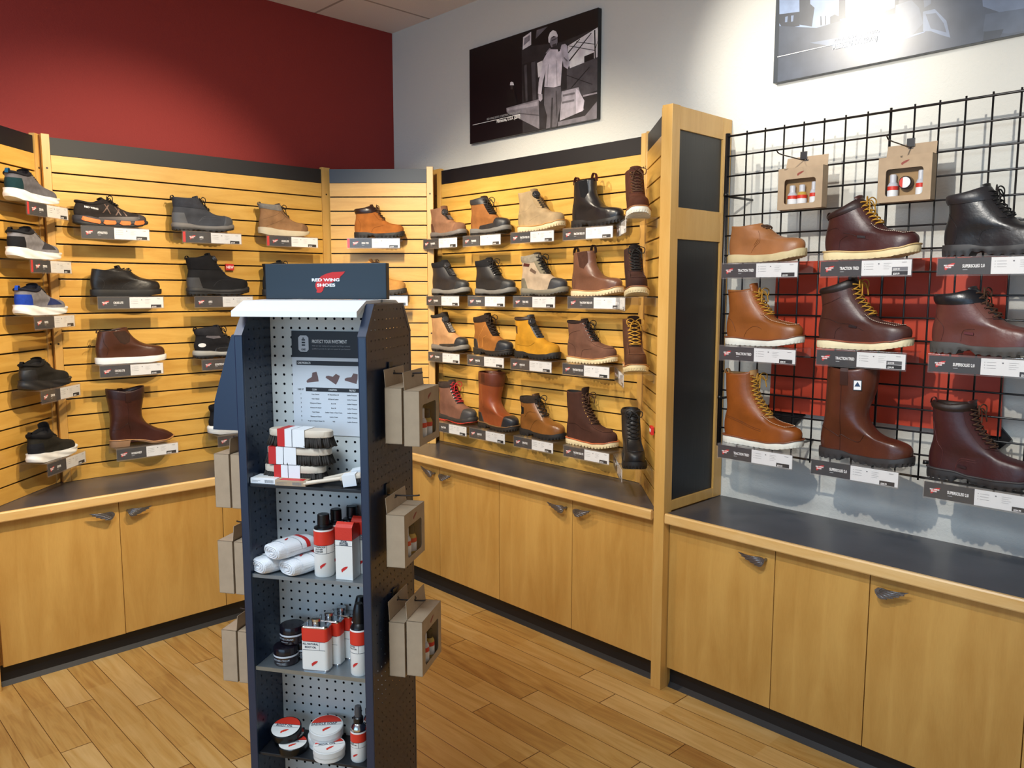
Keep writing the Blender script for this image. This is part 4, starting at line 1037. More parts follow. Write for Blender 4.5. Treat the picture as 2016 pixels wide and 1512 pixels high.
show(PL, 4, (395, 520), (416, 520), 'sneaker', 'black sneaker with layered white sole, low down, cut off by the stand', 'COOLTECH ATHLTS', shelflabel=SH('under the black sneaker beside the stand'), kind='sneaker', H=.150, Hb=.140, sole='runner', out=rubber('#c9cbcb'), mid=W_, midfrac=.5, upper=knit('#191a1f'), collar=knit('#141418'), collart=.82, collaro=.004, tongue=knit('#15151a'), lace=BL, lining=BKL, seams=[[(.06, .07), (.2, .06), (.33, .10)], [(.06, .078), (.18, .07), (.30, .11)]], seamm=rubber('#34363e'), cat='sneaker', eye=DKE)

# --- diagonal corner panel
show(PC, 1, (.151, .432), (.12, .416), 'work_boot', 'orange-tan laced work boot with black padded collar, alone on the diagonal corner panel', 'KING TOE', red=True, shelflabel=SH('on the diagonal corner panel under the orange-tan boot'), H=.195, Hb=.172, sole='lug', out=rubber('#262423'), upper=nubuck('#a4622c'), collar=leather('#2b1a17', .3), collart=.84, collaro=.005, tongue=nubuck('#3b241a'), stay=nubuck('#a05f2b'), lace=BRL, eye=BRASS, lining=BKL, off=.068, seams=[[(.12, .04), (.15, .08), (.08, .12)], [(.36, .035), (.42, .062), (.60, .075)]], seamm=nubuck('#7c451d'))
show(PC, 2, (.13, .438), (.14, .455), 'work_boot', 'tan work boot with dark lug sole, only its toe showing right of the display sign', 'KING TOE', shelflabel=SH('behind the right end of the display sign'), H=.195, Hb=.172, sole='lug', out=rubber('#3a3633'), upper=nubuck('#bd8a4b'), tongue=nubuck('#6b4a2b'), lace=BRL, eye=BRASS, lining=BKL, off=.068, capx=.8)

# --- wide panel under the construction picture: four rows of four
tl = dict(lining=BKL)
show(PR, 1, (848, 921), (835, 902), 'work_boot', 'pinkish-brown dial boot with lug sole, first on the top row of the wide panel', 'TRUHIKER', shelflabel=SH('top row of the wide panel, first from the left'), H=.182, Hb=.176, sole='hiker', out=rubber('#211c1c'), mid=rubber('#6b6664'), midfrac=.35, upper=nubuck('#8c664e'), cap=nubuck('#7d5a46'), capx=.82, tongue=nubuck('#6c4c3a'), dial=True, dialt=.90, dialy=.012, heel=nubuck('#5b3c2e'), sc=.93, **tl)
show(PR, 1, (923, 1011), (913, 987), 'work_boot', 'orange-brown hiking boot with black toe and mudguard, top row of the wide panel', 'TRUHIKER', shelflabel=SH('top row of the wide panel, second from the left'), H=.205, Hb=.195, sole='hiker', out=rubber('#1d1a1a'), mid=rubber('#6a6968'), midfrac=.35, upper=nubuck('#8c5a30'), cap=leather('#26262a', .45), capx=.72, guard=leather('#26262a', .45), guardz=.060, collar=leather('#2a2a2d', .5), collart=.87, tongue=knit('#2b211c'), lace=BL, eyes=7, eye=DKE, sc=.95, **tl)
show(PR, 1, (1015, 1118), (1006, 1091), 'work_boot', 'sand-coloured boot with lacing dial and cream sole, top row of the wide panel', 'TRACTION TRED LITE', shelflabel=SH('top row of the wide panel, third from the left'), H=.200, Hb=.195, sole='wedge', out=rubber('#dcc8a0'), welt=leather('#c08e50'), lug=True, lugs=True, amp=.008, upper=nubuck('#ab9472'), tongue=nubuck('#8a7556'), stay=nubuck('#a58d6a'), dial=True, dialt=.93, wire=M_ink, heel=nubuck('#a08a68'), sc=.99, seams=[[(.3, .05), (.5, .07), (.6, .075)], [(.1, .1), (.3, .105), (.4, .13)]], seamm=nubuck('#c5b18c'), **tl)
show(PR, 1, (1127, 1225), (1108, 1206), 'chelsea_boot', 'black leather chelsea boot with dark red pull loops, top row of the wide panel', 'TRACTION TRED LITE', shelflabel=SH('top row of the wide panel under the black chelsea boot'), kind='chelsea', H=.222, Hb=.212, sole='lug', out=rubber('#1c1c1e', .5), upper=leather('#1c1b1e', .3), gore=knit('#17171a'), gorepts=[(.07, .212), (.115, .218), (.125, .16), (.108, .135), (.085, .140)], sideloops=mat('maroon_loop', '#4a1a1c', .8), seams=[[(.12, .04), (.14, .08), (.08, .11)]], seamm=leather('#0f0f10'), sc=.98, **tl)

show(PR, 2, (846, 931), (840, 905), 'work_boot', 'black hiking boot with silver-ringed dial, first on the second row of the wide panel', 'TRUHIKER', shelflabel=SH('second row of the wide panel, first from the left'), H=.192, Hb=.182, sole='hiker', out=rubber('#1b1a1b'), mid=rubber('#7d7c79'), midfrac=.32, upper=leather('#25252a', .5), collar=knit('#1d1d20'), collart=.86, tongue=knit('#1c1c1f'), dial=True, dialt=.90, dialy=.010, cap=leather('#2a2b2e', .5), capx=.78, sc=.98, **tl)
show(PR, 2, (935, 1018), (922, 995), 'work_boot', 'black hiking boot fully laced in black, second row of the wide panel', 'TRUHIKER', shelflabel=SH('second row of the wide panel, second from the left'), H=.200, Hb=.188, sole='hiker', out=rubber('#191819'), mid=rubber('#6f6e6c'), midfrac=.32, upper=leather('#202023', .5), collar=knit('#1a1a1d'), collart=.84, tongue=knit('#161618'), lace=BL, eyes=7, eye=M_chrome, cap=leather('#27282b', .5), capx=.78, sc=.95, **tl)
show(PR, 2, (1024, 1121), (1011, 1094), 'work_boot', 'cream and grey hiking boot with dark grey rubber toe, second row of the wide panel', 'TRBO HIKE', shelflabel=SH('second row of the wide panel, third from the left'), H=.208, Hb=.198, sole='hiker', out=rubber('#55524c'), mid=rubber('#7f7a6c'), midfrac=.4, upper=nubuck('#b8a48c'), cap=leather('#35363a', .5), capx=.74, heel=nubuck('#76705f'), collar=knit('#8d8576'), collart=.86, tongue=knit('#3a352f'), lace=BL, eyes=6, eye=DKE, stay=nubuck('#807865'), patches=[('ankle_window', [(.13, .150), (.16, .165), (.30, .160), (.28, .145)], nubuck('#542b25')), ('ankle_window', [(.30, .125), (.33, .140), (.44, .120), (.42, .108)], nubuck('#6a5648'))], sc=.98, **tl)
show(PR, 2, (1127, 1225), (1118, 1232), 'chelsea_boot', 'rosy brown leather chelsea boot with cream sole, second row of the wide panel', 'TRACTION TRED LITE', shelflabel=SH('second row of the wide panel under the rosy chelsea boot'), kind='chelsea', H=.215, Hb=.205, sole='wedge', lugs=True, amp=.007, out=rubber('#ddc9a4'), welt=leather('#b98a58'), upper=leather('#6c4838', .36), gore=knit('#4a2f24'), gorepts=[(.064, .207), (.120, .213), (.125, .16), (.105, .13), (.080, .138)], sideloops=mat('brown_loop', '#33201a', .8), seams=[[(.12, .04), (.14, .08), (.08, .11)]], seamm=leather('#5a392b'), sc=.97, **tl)

show(PR, 3, (845, 927), (842, 905), 'work_boot', 'light tan dial boot with black mudguard, first on the third row of the wide panel', 'TRUHIKER', shelflabel=SH('third row of the wide panel, first from the left'), H=.215, Hb=.205, sole='hiker', out=rubber('#1f1b1b'), mid=rubber('#77726c'), midfrac=.34, upper=nubuck('#b98d63'), cap=leather('#2a2a2c', .5), capx=.80, guard=leather('#2a2a2c', .5), guardz=.050, tongue=knit('#3a2f28'), collar=knit('#2c2825'), collart=.94, dial=True, dialt=.90, dialy=.010, wire=M_paper, sc=.98, **tl)
show(PR, 3, (933, 1011), (920, 993), 'work_boot', 'orange-tan laced boot with black rubber toe cap, third row of the wide panel', 'KINGTOE', shelflabel=SH('third row of the wide panel, second from the left'), H=.225, Hb=.205, sole='lug', out=rubber('#262321'), welt=rubber('#3a332c'), upper=nubuck('#945f2c'), cap=leather('#23262c', .45), capx=.72, heel=leather('#2b2725', .6), collar=knit('#2c211b'), collart=.88, tongue=knit('#241b17'), lace=mat('dark_brown_lace', '#2a1c14', .8), eyes=6, eye=DKE, seams=[[(.2, .03), (.22, .09), (.33, .13), (.38, .17)], [(.30, .035), (.34, .09), (.45, .11)]], seamm=nubuck('#c98a45'), seamr=.0014, sc=.95, **tl)
show(PR, 3, (1010, 1109), (1006, 1088), 'work_boot', 'bright yellow-tan dial boot with black sole, third row of the wide panel', 'KINGTOE', shelflabel=SH('third row of the wide panel, third from the left'), H=.215, Hb=.208, sole='lug', out=rubber('#242322'), upper=nubuck('#c58d28'), tongue=rubber('#3f4044', .5), stay=None, collar=leather('#33241b', .5), collart=.95, dial=True, dialt=.92, dialy=.010, wire=M_ink, heel=None, patches=[('ankle_panel', [(.02, .135), (.02, .17), (.15, .165), (.14, .125)], leather('#4a3020'))], seams=[[(.1, .07), (.4, .065), (.55, .085)]], seamm=nubuck('#7a5518'), sc=.98, **tl)
show(PR, 3, (1120, 1215), (1109, 1203), 'work_boot', 'rough dusty-brown moc-toe boot with cream sole, third row of the wide panel', 'TRACTION TRED LITE', shelflabel=SH('third row of the wide panel under the dusty-brown boot'), H=.208, Hb=.205, sole='wedge', lugs=True, amp=.007, out=rubber('#e0d0a8'), welt=leather('#b88452'), upper=nubuck('#6b4a3c'), moc=nubuck('#8a6a58'), tongue=nubuck('#2a1d1a'), collar=nubuck('#2a1e1b'), collart=.965, lace=BL, eyes=6, eye=M_chrome, stay=nubuck('#66463a'), seams=moc_seams(.2)+[[(.06, .13), (.2, .15), (.35, .16)]], seamm=nubuck('#4b3228'), sc=.96, **tl)

show(PR, 4, (867-8, 942), (852, 918), 'work_boot', 'brown hiking boot with red laces, bottom row of the wide panel', 'TRACTION', shelflabel=SH('bottom row of the wide panel, first from the left'), H=.228, Hb=.215, sole='hiker', out=rubber('#c23a2a'), mid=rubber('#2d2a2a'), midfrac=.3, upper=nubuck('#7a5546'), cap=rubber('#3b3a3c', .5), capx=.76, tongue=knit('#38302d'), collar=knit('#3a2f2b'), collart=.9, lace=RL, eyes=7, eye=M_chrome, sc=1.0, **tl)
show(PR, 4, (941, 1023), (923, 995), 'pull_on_boot', 'tall rust-brown pull-on boot with black toe cap, bottom row of the wide panel', 'KINGTOE', shelflabel=SH('bottom row of the wide panel, second from the left'), kind='pullon', H=.310, Hb=.312, wsh=.058, sole='lug', out=rubber('#2d2621'), welt=leather('#7a5c3c'), upper=leather('#8a4526', .36), cap=leather('#23252b', .4), capx=.75, heel=leather('#2a2624', .5), straps=leather('#4a2418'), collar=leather('#5e2e1e'), collart=.82, collaro=.0015, lining=BKL, seams=[[(.10, .03), (.13, .12), (.14, .28)], [(.26, .12), (.25, .28)]], seamm=leather('#a3683c'), sc=.97)
show(PR, 4, (1023, 1118), (1012, 1092), 'work_boot', 'glossy light brown laced work boot with black sole, bottom row of the wide panel', 'KINGTOE', shelflabel=SH('bottom row of the wide panel, third from the left'), H=.215, Hb=.200, sole='lug', out=rubber('#201f20'), upper=leather('#815226', .3), collar=knit('#332a24'), collart=.88, tongue=leather('#503318'), lace=BL, eyes=5, eye=DKE, patches=[('ankle_pad', [(.05, .11), (.04, .155), (.18, .150), (.17, .115)], knit('#1d1a19'))], seams=[[(.30, .03), (.38, .07), (.50, .095), (.6, .09)], [(.2, .10), (.3, .13), (.45, .13)]], seamm=leather('#55330f'), sc=.98, **tl)
show(PR, 4, (1119, 1220), (1112, 1205), 'work_boot', 'tall chocolate-brown moc-toe boot with cream lug sole, bottom row of the wide panel', 'TRACTION TRED LITE', shelflabel=SH('bottom row of the wide panel under the tall chocolate boot'), H=.262, Hb=.258, sole='wedge', lugs=True, amp=.008, out=rubber('#e0cfa5'), welt=leather('#c06a42'), upper=nubuck('#452b23'), moc=nubuck('#6a4a3c'), tongue=nubuck('#2b1d18'), lace=BRL, eyes=9, eye=BRASS, stay=nubuck('#412922'), text=.022, seams=[[(.03, .095), (.25, .105), (.4, .085), (.6, .075)]], seamm=nubuck('#2d1b15'), sc=1.0, **tl)

# --- narrow angled panel by the divider: toes towards the aisle
show(PT, 1, (.10, .40), (.03, .36), 'work_boot', 'tall brown laced boot with white sole facing the aisle, top of the narrow angled panel', 'TRACTION', shelflabel=SH('top of the narrow angled panel by the divider'), H=.222, Hb=.215, sole='wedge', lugs=True, amp=.006, out=rubber('#dcdcd0'), welt=leather('#9c6a44'), upper=nubuck('#502e22'), tongue=nubuck('#472820'), lace=BRL, eyes=7, eye=BRASS, stay=nubuck('#4c2b20'), off=.072, **tl)
show(PT, 2, (.10, .40), (.03, .36), 'work_boot', 'dark brown moc-toe boot with black laces, second on the narrow angled panel', 'TRACTION', shelflabel=SH('second on the narrow angled panel by the divider'), H=.215, Hb=.208, sole='wedge', lugs=True, amp=.007, out=rubber('#cdbf98'), welt=leather('#8d5c3c'), upper=nubuck('#3a241f'), moc=nubuck('#5a4238'), tongue=nubuck('#1d1514'), lace=BL, eyes=7, eye=BRASS, stay=nubuck('#37221d'), off=.072, **tl)
show(PT, 3, (.10, .41), (.03, .36), 'work_boot', 'brown moc-toe boot with gold laces facing the aisle, third on the narrow angled panel', 'TRACTION', shelflabel=SH('third on the narrow angled panel by the divider'), H=.225, Hb=.218, sole='wedge', lugs=True, amp=.008, out=rubber('#ddcb9c'), welt=leather('#b07a4c'), upper=nubuck('#543524'), moc=nubuck('#7a5640'), tongue=nubuck('#2a1b15'), lace=YL, eyes=7, eye=BRASS, stay=nubuck('#4e3122'), off=.072, **tl)
show(PT, 4, (.11, .42), (.03, .36), 'work_boot', 'all black moc-toe boot facing the aisle, lowest on the narrow angled panel', 'TRACTION', shelflabel=SH('lowest on the narrow angled panel by the divider'), H=.232, Hb=.225, sole='lug', out=rubber('#18181a'), upper=leather('#17181b', .45), moc=leather('#2a2b30'), tongue=leather('#1a1b1e'), lace=BL, eyes=7, eye=DKE, collar=leather('#141417', .5), collart=.93, stay=leather('#1a1b1f'), off=.072, **tl)

# --- wire grid
gk = dict(depth=.135, off=.078, h=.050)
GZ = {1: 1.736, 2: 1.426, 3: 1.045}
show(PG, 0, (.063, .372), (.067, .375), 'chukka_boot', 'orange-tan leather chukka boot with cream sole, first on the grid top row', 'TRACTION TRED', z=GZ[1], price='$219.99', shelflabel=SH('wire grid top row, beside the divider'), H=.142, Hb=.138, sole='wedge', out=rubber('#cdbd92'), upper=leather('#9d683f', .42), lace=BRL, eyes=3, eye=None, bow=False, lacey=.019, tongue=leather('#a5713f'), text=.002, tw=.012, lining=TANL, throat=.565, lacet=.93, seams=[[(.35, .034), (.40, .055), (.465, .072), (.475, .090), (.445, .115)], [(.39, .062), (.455, .085)], [(.40, .058), (.462, .080)]], seamm=leather('#7a4520'), lacer=.0026, **gk)
show(PG, 0, (.440, .757), (.453, .757), 'work_boot', 'dark red-brown moc-toe boot with gold laces, middle of the grid top row', 'TRACTION TRED', z=GZ[1], price='$269.99', price2='$209.99', shelflabel=SH('wire grid top row, middle'), H=.200, Hb=.148, sole='wedge', out=rubber('#e6d3a4'), welt=leather('#d0b27c'), weltw=.004, upper=leather('#3f1d1c', .4), moc=True, collar=leather('#2a1716', .45), collart=.90, collaro=.006, tongue=leather('#401f1d'), stay=leather('#3c1b1a'), lace=YL, eyes=7, eye=BRASS, lining=BRLN, seams=[[(.20, .033), (.21, .060), (.25, .072), (.30, .078)], [(.25, .088), (.33, .083), (.42, .072), (.52, .062)], [(.03, .095), (.15, .105), (.2, .10)]], seamm=leather('#2a1110'), tag=(.40, .075, leather('#1f0f0f')), text=.012, loop=BRLN, **gk)
show(PG, 0, (.825, 1.14), (.829, 1.15), 'work_boot', 'large black leather work boot, top grid row at the right edge', 'SUPERSOLE® 2.0', z=GZ[1], price='$239.99', shelflabel=SH('wire grid top row, at the right edge'), H=.205, Hb=.182, sole='lug', out=rubber('#2f2f31', .5), amp=.004, upper=leather('#1d1c1f', .32), collar=leather('#242327', .4), collart=.86, collaro=.006, tongue=leather('#1b1b1d'), stay=leather('#1e1d20'), lace=BL, eyes=7, eye=DKE, lining=BKL, seams=[[(.13, .04), (.15, .08), (.10, .11), (.05, .13)], [(.35, .04), (.37, .07), (.5, .082), (.62, .07)]], seamm=leather('#101012'), **gk)
show(PG, 0, (.062, .377), (.068, .380), 'work_boot', 'honey-tan moc-toe ankle boot with white sole, middle grid row beside the divider', 'TRACTION TRED', z=GZ[2], price='$289.99', shelflabel=SH('wire grid middle row, beside the divider'), H=.212, Hb=.206, sole='wedge', out=rubber('#e4e4da'), welt=leather('#7b4426'), weltw=.0035, upper=leather('#8a5023', .4), moc=True, tongue=leather('#8a4b1c'), stay=leather('#8b4c1b'), lace=YL, eyes=7, eye=BRASS, lining=TANL, seams=[[(.02, .10), (.12, .09), (.18, .05)], [(.29, .03), (.33, .055), (.42, .072), (.50, .068), (.53, .062)], [(.02, .196), (.2, .200), (.36, .203)]], seamm=leather('#5d2f0e'), text=.020, **gk)
show(PG, 0, (.430, .752), (.453, .755), 'work_boot', 'tall plum-brown moc-toe boot with cream wedge sole, centre of the wire grid', 'TRACTION TRED', z=GZ[2]+.006, price='$299.99', price2='$239.99', shelflabel=SH('wire grid middle row, centre'), H=.232, Hb=.195, sole='wedge', out=rubber('#e8dcb6'), welt=leather('#8a4a34'), weltw=.0035, upper=leather('#46251f', .4), moc=True, collar=leather('#1f1412', .45), collart=.92, collaro=.005, tongue=leather('#241513'), stay=leather('#432320'), lace=YL, eyes=8, eye=BRASS, lining=BRLN, seams=[[(.22, .033), (.24, .060), (.29, .072)], [(.02, .10), (.16, .098), (.28, .085), (.40, .082), (.54, .063)], [(.03, .14), (.18, .155), (.28, .17)]], seamm=leather('#2a120f'), tag=(.38, .077, leather('#1f0f0f')), text=.014, **gk)
show(PG, 0, (.806, 1.125), (.820, 1.14), 'work_boot', 'rosy-brown work boot with black padded collar, middle grid row at the right edge', 'SUPERSOLE® 2.0', z=GZ[2]+.008, price='$249.99', shelflabel=SH('wire grid middle row, at the right edge'), H=.196, Hb=.178, sole='lug', out=rubber('#474543', .5), amp=.004, upper=leather('#5e342e', .36), collar=leather('#18181d', .3), collart=.84, collaro=.006, tongue=leather('#1c1a1e'), stay=leather('#623a33'), lace=BRL, eyes=6, eye=DKE, lining=BKL, seams=[[(.12, .04), (.14, .08), (.06, .11), (.02, .14)], [(.30, .04), (.32, .072), (.42, .078)]], seamm=leather('#43211d'), tag=(.33, .066, mat('maroon_tag', '#571d24', .6)), **gk)
show(PG, 0, (.064, .392), (.073, .384), 'work_boot', 'tall honey-tan laced boot with white sole, bottom grid row beside the divider', 'TRACTION TRED', z=GZ[3], price='$319.99', shelflabel=SH('wire grid bottom row, beside the divider'), H=.272, Hb=.262, sole='wedge', out=rubber('#e4e4da'), welt=leather('#7b4426'), weltw=.0035, upper=leather('#874818', .4), moc=True, tongue=TANL, stay=leather('#834617'), lace=YL, eyes=10, eye=BRASS, lining=TANL, seams=[[(.01, .098), (.2, .088), (.40, .068), (.54, .060)], [(.01, .104), (.2, .094), (.40, .074), (.54, .066)], [(.02, .255), (.2, .262), (.36, .264)]], seamm=leather('#5d2f0e'), loop=TANL, text=.006, **gk)
show(PG, 0, (.455, .777), (.450, .753), 'pull_on_boot', 'tall smooth brown pull-on boot with white safety label, bottom grid row centre', 'SUPERSOLE® 2.0', z=GZ[3]-.002, price='$284.99', shelflabel=SH('wire grid bottom row, centre'), kind='pullon', H=.322, Hb=.318, wsh=.057, sole='lug', out=rubber('#343233', .5), amp=.004, upper=leather('#532a1c', .32), straps=leather('#3a1e15'), lining=BKL, dip=.01, seams=[[(.27, .09), (.275, .16), (.29, .30)], [(.02, .110), (.15, .098), (.25, .082), (.27, .09), (.36, .078), (.47, .072), (.53, .10)], [(.26, .034), (.265, .09)]], seamm=leather('#371811'), seamr=.0009, extra=lambda S, t: astm(S, t), **gk)
show(PG, 0, (.819, 1.14), (.828, 1.145), 'work_boot', 'deep red-brown laced boot with dark sole, bottom grid row at the right edge', 'SUPERSOLE® 2.0', z=GZ[3]-.015, price='$264.99', shelflabel=SH('wire grid bottom row, at the right edge'), H=.245, Hb=.240, sole='lug', out=rubber('#2a2829', .5), amp=.004, welt=rubber('#3a3738'), upper=leather('#3b191b', .4), collar=leather('#22130f', .5), collart=.93, collaro=.005, tongue=leather('#3a1c1c'), stay=leather('#3c1b1c'), lace=BRL, eyes=9, eye=DKE, lining=BKL, loop=leather('#5a2d28'), seams=[[(.14, .04), (.16, .09), (.10, .12), (.05, .18)], [(.28, .035), (.32, .066), (.48, .068)], [(.28, .042), (.32, .073), (.47, .074)]], seamm=leather('#5a2b2a'), tag=(.30, .052, leather('#2a1012')), **gk)

# ------------------------------------------------------------------ navy display stand
SR = Vector((-1.6528, 1.1092, 0)); SRZ = math.radians(-147.2)      # right front corner on the floor; local +x runs left, local +y runs... 
SU = Vector((math.cos(SRZ), math.sin(SRZ), 0)); SV = Vector((-.54170821, .8405666, 0))
# work in a right-handed frame: X = rightwards along the front, Y = away from the viewer
SX = -SU; SO = SR+SU*.372                   # left front corner
SRZ2 = math.atan2(SX.y, SX.x)
def sl(u, v, z): return Vector((.372-u, v, z))          # from measured (u leftwards, v depth, z)
def sw(u, v, z): return SO+SX*(.372-u)+SV*v+Vector((0, 0, z))
WST, DST = .360, .312
st = thing('display_stand', 'navy perforated metal display stand with branded header board in the middle of the floor', 'display stand', SO, SRZ2)
def side_panel(x0, x1, nm='side_panel'):
    b1 = bmesh.new(); prof = [(0, .012), (0, 1.518), (.055, 1.597), (.257, 1.597), (DST, 1.518), (DST, .012)]
    a = [b1.verts.new((x0, y, z)) for y, z in prof]; c = [b1.verts.new((x1, y, z)) for y, z in prof]
    f = b1.faces.new(a); f.material_index = 0; f = b1.faces.new(c); f.material_index = 0
    for i in range(6):
        f = b1.faces.new((a[i], a[(i+1) % 6], c[(i+1) % 6], c[i])); f.material_index = 1
    o = fin(b1, nm, [M_perf_navy, M_navy], st)
    b1 = bmesh.new()        # rounded solid lips round the sheet edge
    for y0, y1 in ((-.001, .010), (DST-.010, DST+.001)): box(b1, (x0-.0008, y0, .012), (x1+.0008, y1, 1.517), bev=.003)
    for (p, q) in (((0, 1.518), (.055, 1.597)), ((DST, 1.518), (.257, 1.597))):
        d = Vector((0, q[0]-p[0], q[1]-p[1])); n = Vector((0, -d.z, d.y)).normalized()*(.0012 if p[0] == 0 else -.0012)
        s = 1 if p[0] == 0 else -1
        prism(b1, [Vector((x0-.0008, p[0], p[1]))+n, Vector((x1+.0008, p[0], p[1]))+n, Vector((x1+.0008, p[0]+s*.011, p[1]-.002)), Vector((x0-.0008, p[0]+s*.011, p[1]-.002))], d)
    box(b1, (x0-.0008, .055, 1.590), (x1+.0008, .257, 1.598), bev=.002)
    fin(b1, 'folded_edge', M_navy, o); return o
side_panel(0.0, .021); side_panel(WST-.021+.012-.012, WST)
for y0 in (.140, .176):
    b1 = bmesh.new(); 
    vs = [b1.verts.new(p) for p in ((.0215, y0, .10), (WST-.0215, y0, .10), (WST-.0215, y0, 1.59), (.0215, y0, 1.59))]; b1.faces.new(vs); fin(b1, 'back_panel', M_perf_white, st)
b1 = bmesh.new(); box(b1, (.022, .157, .10), (WST-.022, .159, 1.59)); fin(b1, 'divider_sheet', M_navy, st)
b1 = bmesh.new(); box(b1, (-.02, -.03, 0), (WST+.02, DST+.03, .0), bev=0) if False else box(b1, (-.015, -.05, .0), (WST+.015, DST+.05, .036), bev=.004); fin(b1, 'base_tray', M_navy, st)
for s_, y0, y1, y2 in ((1, -.004, .055, .150), (-1, DST+.004, .257, .162)):      # sloping white light hoods along the top
    b1 = bmesh.new(); prism(b1, [(-.004, y0, 1.566), (-.004, y0, 1.580), (-.004, y1, 1.606), (-.004, y2, 1.608), (-.004, y2, 1.600), (-.004, y1, 1.598)], (WST-.0205+.004, 0, 0)); fin(b1, 'top_hood', M_white, st)
b1 = bmesh.new(); box(b1, (.008, .146, 1.6085), (WST-.003, .168, 1.703), bev=.002); hd = fin(b1, 'header_board', M_navyd, st)
# header logo
wp = [(760, 525.6) for _ in ()]
lx = .372-.2275; 
b1 = bmesh.new(); hp = []
for (px, py) in ((1090, 145), (1040, 147), (985, 150), (935, 163), (895, 182), (862, 212), (845, 245), (843, 265), (850, 285), (858, 300), (852, 317), (872, 321), (893, 318), (908, 300), (912, 282), (930, 262), (960, 246), (1000, 228), (1035, 205), (1050, 196), (1052, 185), (1070, 170)):
    q = on(420+px/4.2, 500+py/4.2, SO+SV*.1455, SV)-SO; hp.append((q.dot(SX), .1455, q.z))
flatpoly(b1, hp, (0, -.0004, 0)); fin(b1, 'wing_logo', M_red, hd)
def sloc(px, py, v): q = on(px, py, SO+SV*v, SV)-SO; return (q.dot(SX), v, q.z)
b1 = bmesh.new()
for s_, a, c in (('RED WING', (813, 226), (1043, 226)), ('SHOES', (857, 269), (1008, 269))):
    p0 = sloc(420+a[0]/4.2, 500+a[1]/4.2, .1448); p1 = sloc(420+c[0]/4.2, 500+c[1]/4.2, .1448); size = .0105
    me = text_mesh(s_, size, bold=.035); w0 = max(v.co.x for v in me.vertices); bm_text(b1, s_, size, Matrix.Translation(p0) @ Matrix.Diagonal(((p1[0]-p0[0])/w0, 1, 1, 1)), bold=.035)
fin(b1, 'brand_lettering', M_txt, hd)
# shelves
M_shelfg = mat('galvanised_shelf', '#8d9499', .35, metal=.7)
SHZ = [1.131, .888, .631, .387]
for i, z in enumerate(SHZ):
    m_ = (M_navyd if False else mat('shelf_black', '#15171c', .4)) if i in (0, 3) else M_shelfg
    b1 = bmesh.new(); box(b1, (.0215, .008, z-.008), (WST-.0215, .139, z), bev=.001); s1_ = fin(b1, 'shelf', m_, st)
    if i in (1, 2): b1 = bmesh.new(); box(b1, (.0215, .0055, z-.009), (WST-.0215, .0079, z+.0005)); fin(b1, 'shelf_lip', mat('shelf_lip_tan', '#7d7668', .5) if i == 2 else M_shelfg, s1_)
# folded literature holder hooked on the left flank
b1 = bmesh.new(); prism(b1, [(-.003, .05, 1.530), (-.040, .05, 1.515), (-.098, .05, 1.34), (-.106, .05, 1.262), (-.003, .05, 1.262)], (0, .20, 0)); fin(b1, 'side_holder', M_navy, st)
# poster on the back panel
po = thing('care_poster', 'black and white shoe care poster fixed to the back of the navy stand, top bay', 'poster', sw(.287, .1385, 1.243), SRZ2)
PW, PH = .247, .281
b1 = bmesh.new(); box(b1, (0, -.0008, 0), (PW, .0008, PH-.071)); fin(b1, 'sheet', mat('poster_pale', '#d7dbe0', .45), po)
b1 = bmesh.new(); box(b1, (0, -.0008, PH-.0709), (PW, .0008, PH)); bandp = fin(b1, 'title_band', M_ink, po)
b1 = bmesh.new(); prism(b1, [(.020, -.0010, PH-.050), (.026, -.0010, PH-.056), (.044, -.0010, PH-.056), (.050, -.0010, PH-.050), (.050, -.0010, PH-.018), (.044, -.0010, PH-.012), (.026, -.0010, PH-.012), (.020, -.0010, PH-.018)], (0, -.0002, 0)); fin(b1, 'shield_icon', mat('icon_grey', '#c6c9ce', .5), bandp)
b1 = bmesh.new()
for z0, z1 in ((.022, .026), (.029, .033), (.036, .040)): box(b1, (.030, -.0015, PH-z1), (.040, -.0013, PH-z0))
box(b1, (.0325, -.0015, PH-.021), (.0375, -.0013, PH-.018)); bm_text(b1, 'CARE', .007, Matrix.Translation((.0285, -.0014, PH-.052)), sx=.7, bold=.03); fin(b1, 'shield_marks', M_ink, bandp)
text('PROTECT YOUR INVESTMENT', .0125, M_txt, bandp, (.060, -.0010, PH-.032), sx=.60, bold=.008)
text('With our wear testing and testing lab, Red Wing is uniquely', .0048, M_grey, bandp, (.060, -.0010, PH-.041), sx=.95)
text('qualified to provide the right care system for your footwear.', .0048, M_grey, bandp, (.060, -.0010, PH-.049), sx=.95)
b1 = bmesh.new(); box(b1, (.013, -.0010, PH-.092), (PW-.01, -.0008, PH-.080)); box(b1, (.038, -.0010, PH-.163), (PW-.01, -.0008, PH-.152)); bars = fin(b1, 'heading_bars', M_ink, po)
b1 = bmesh.new(); bm_text(b1, 'CARE PRODUCTS', .008, Matrix.Translation((.016, -.0012, PH-.0885)), sx=.6, bold=.01)
for s_, x in (('CLEAN', .057), ('CONDITION', .105), ('PROTECT', .165)): bm_text(b1, s_, .007, Matrix.Translation((x, -.0012, PH-.160)), sx=.6)
fin(b1, 'heading_lettering', M_txt, bars)
b1 = bmesh.new(); bm_text(b1, 'CARE KIT', .007, Matrix.Translation((.014, -.0010, PH-.160)), sx=.6, bold=.01)
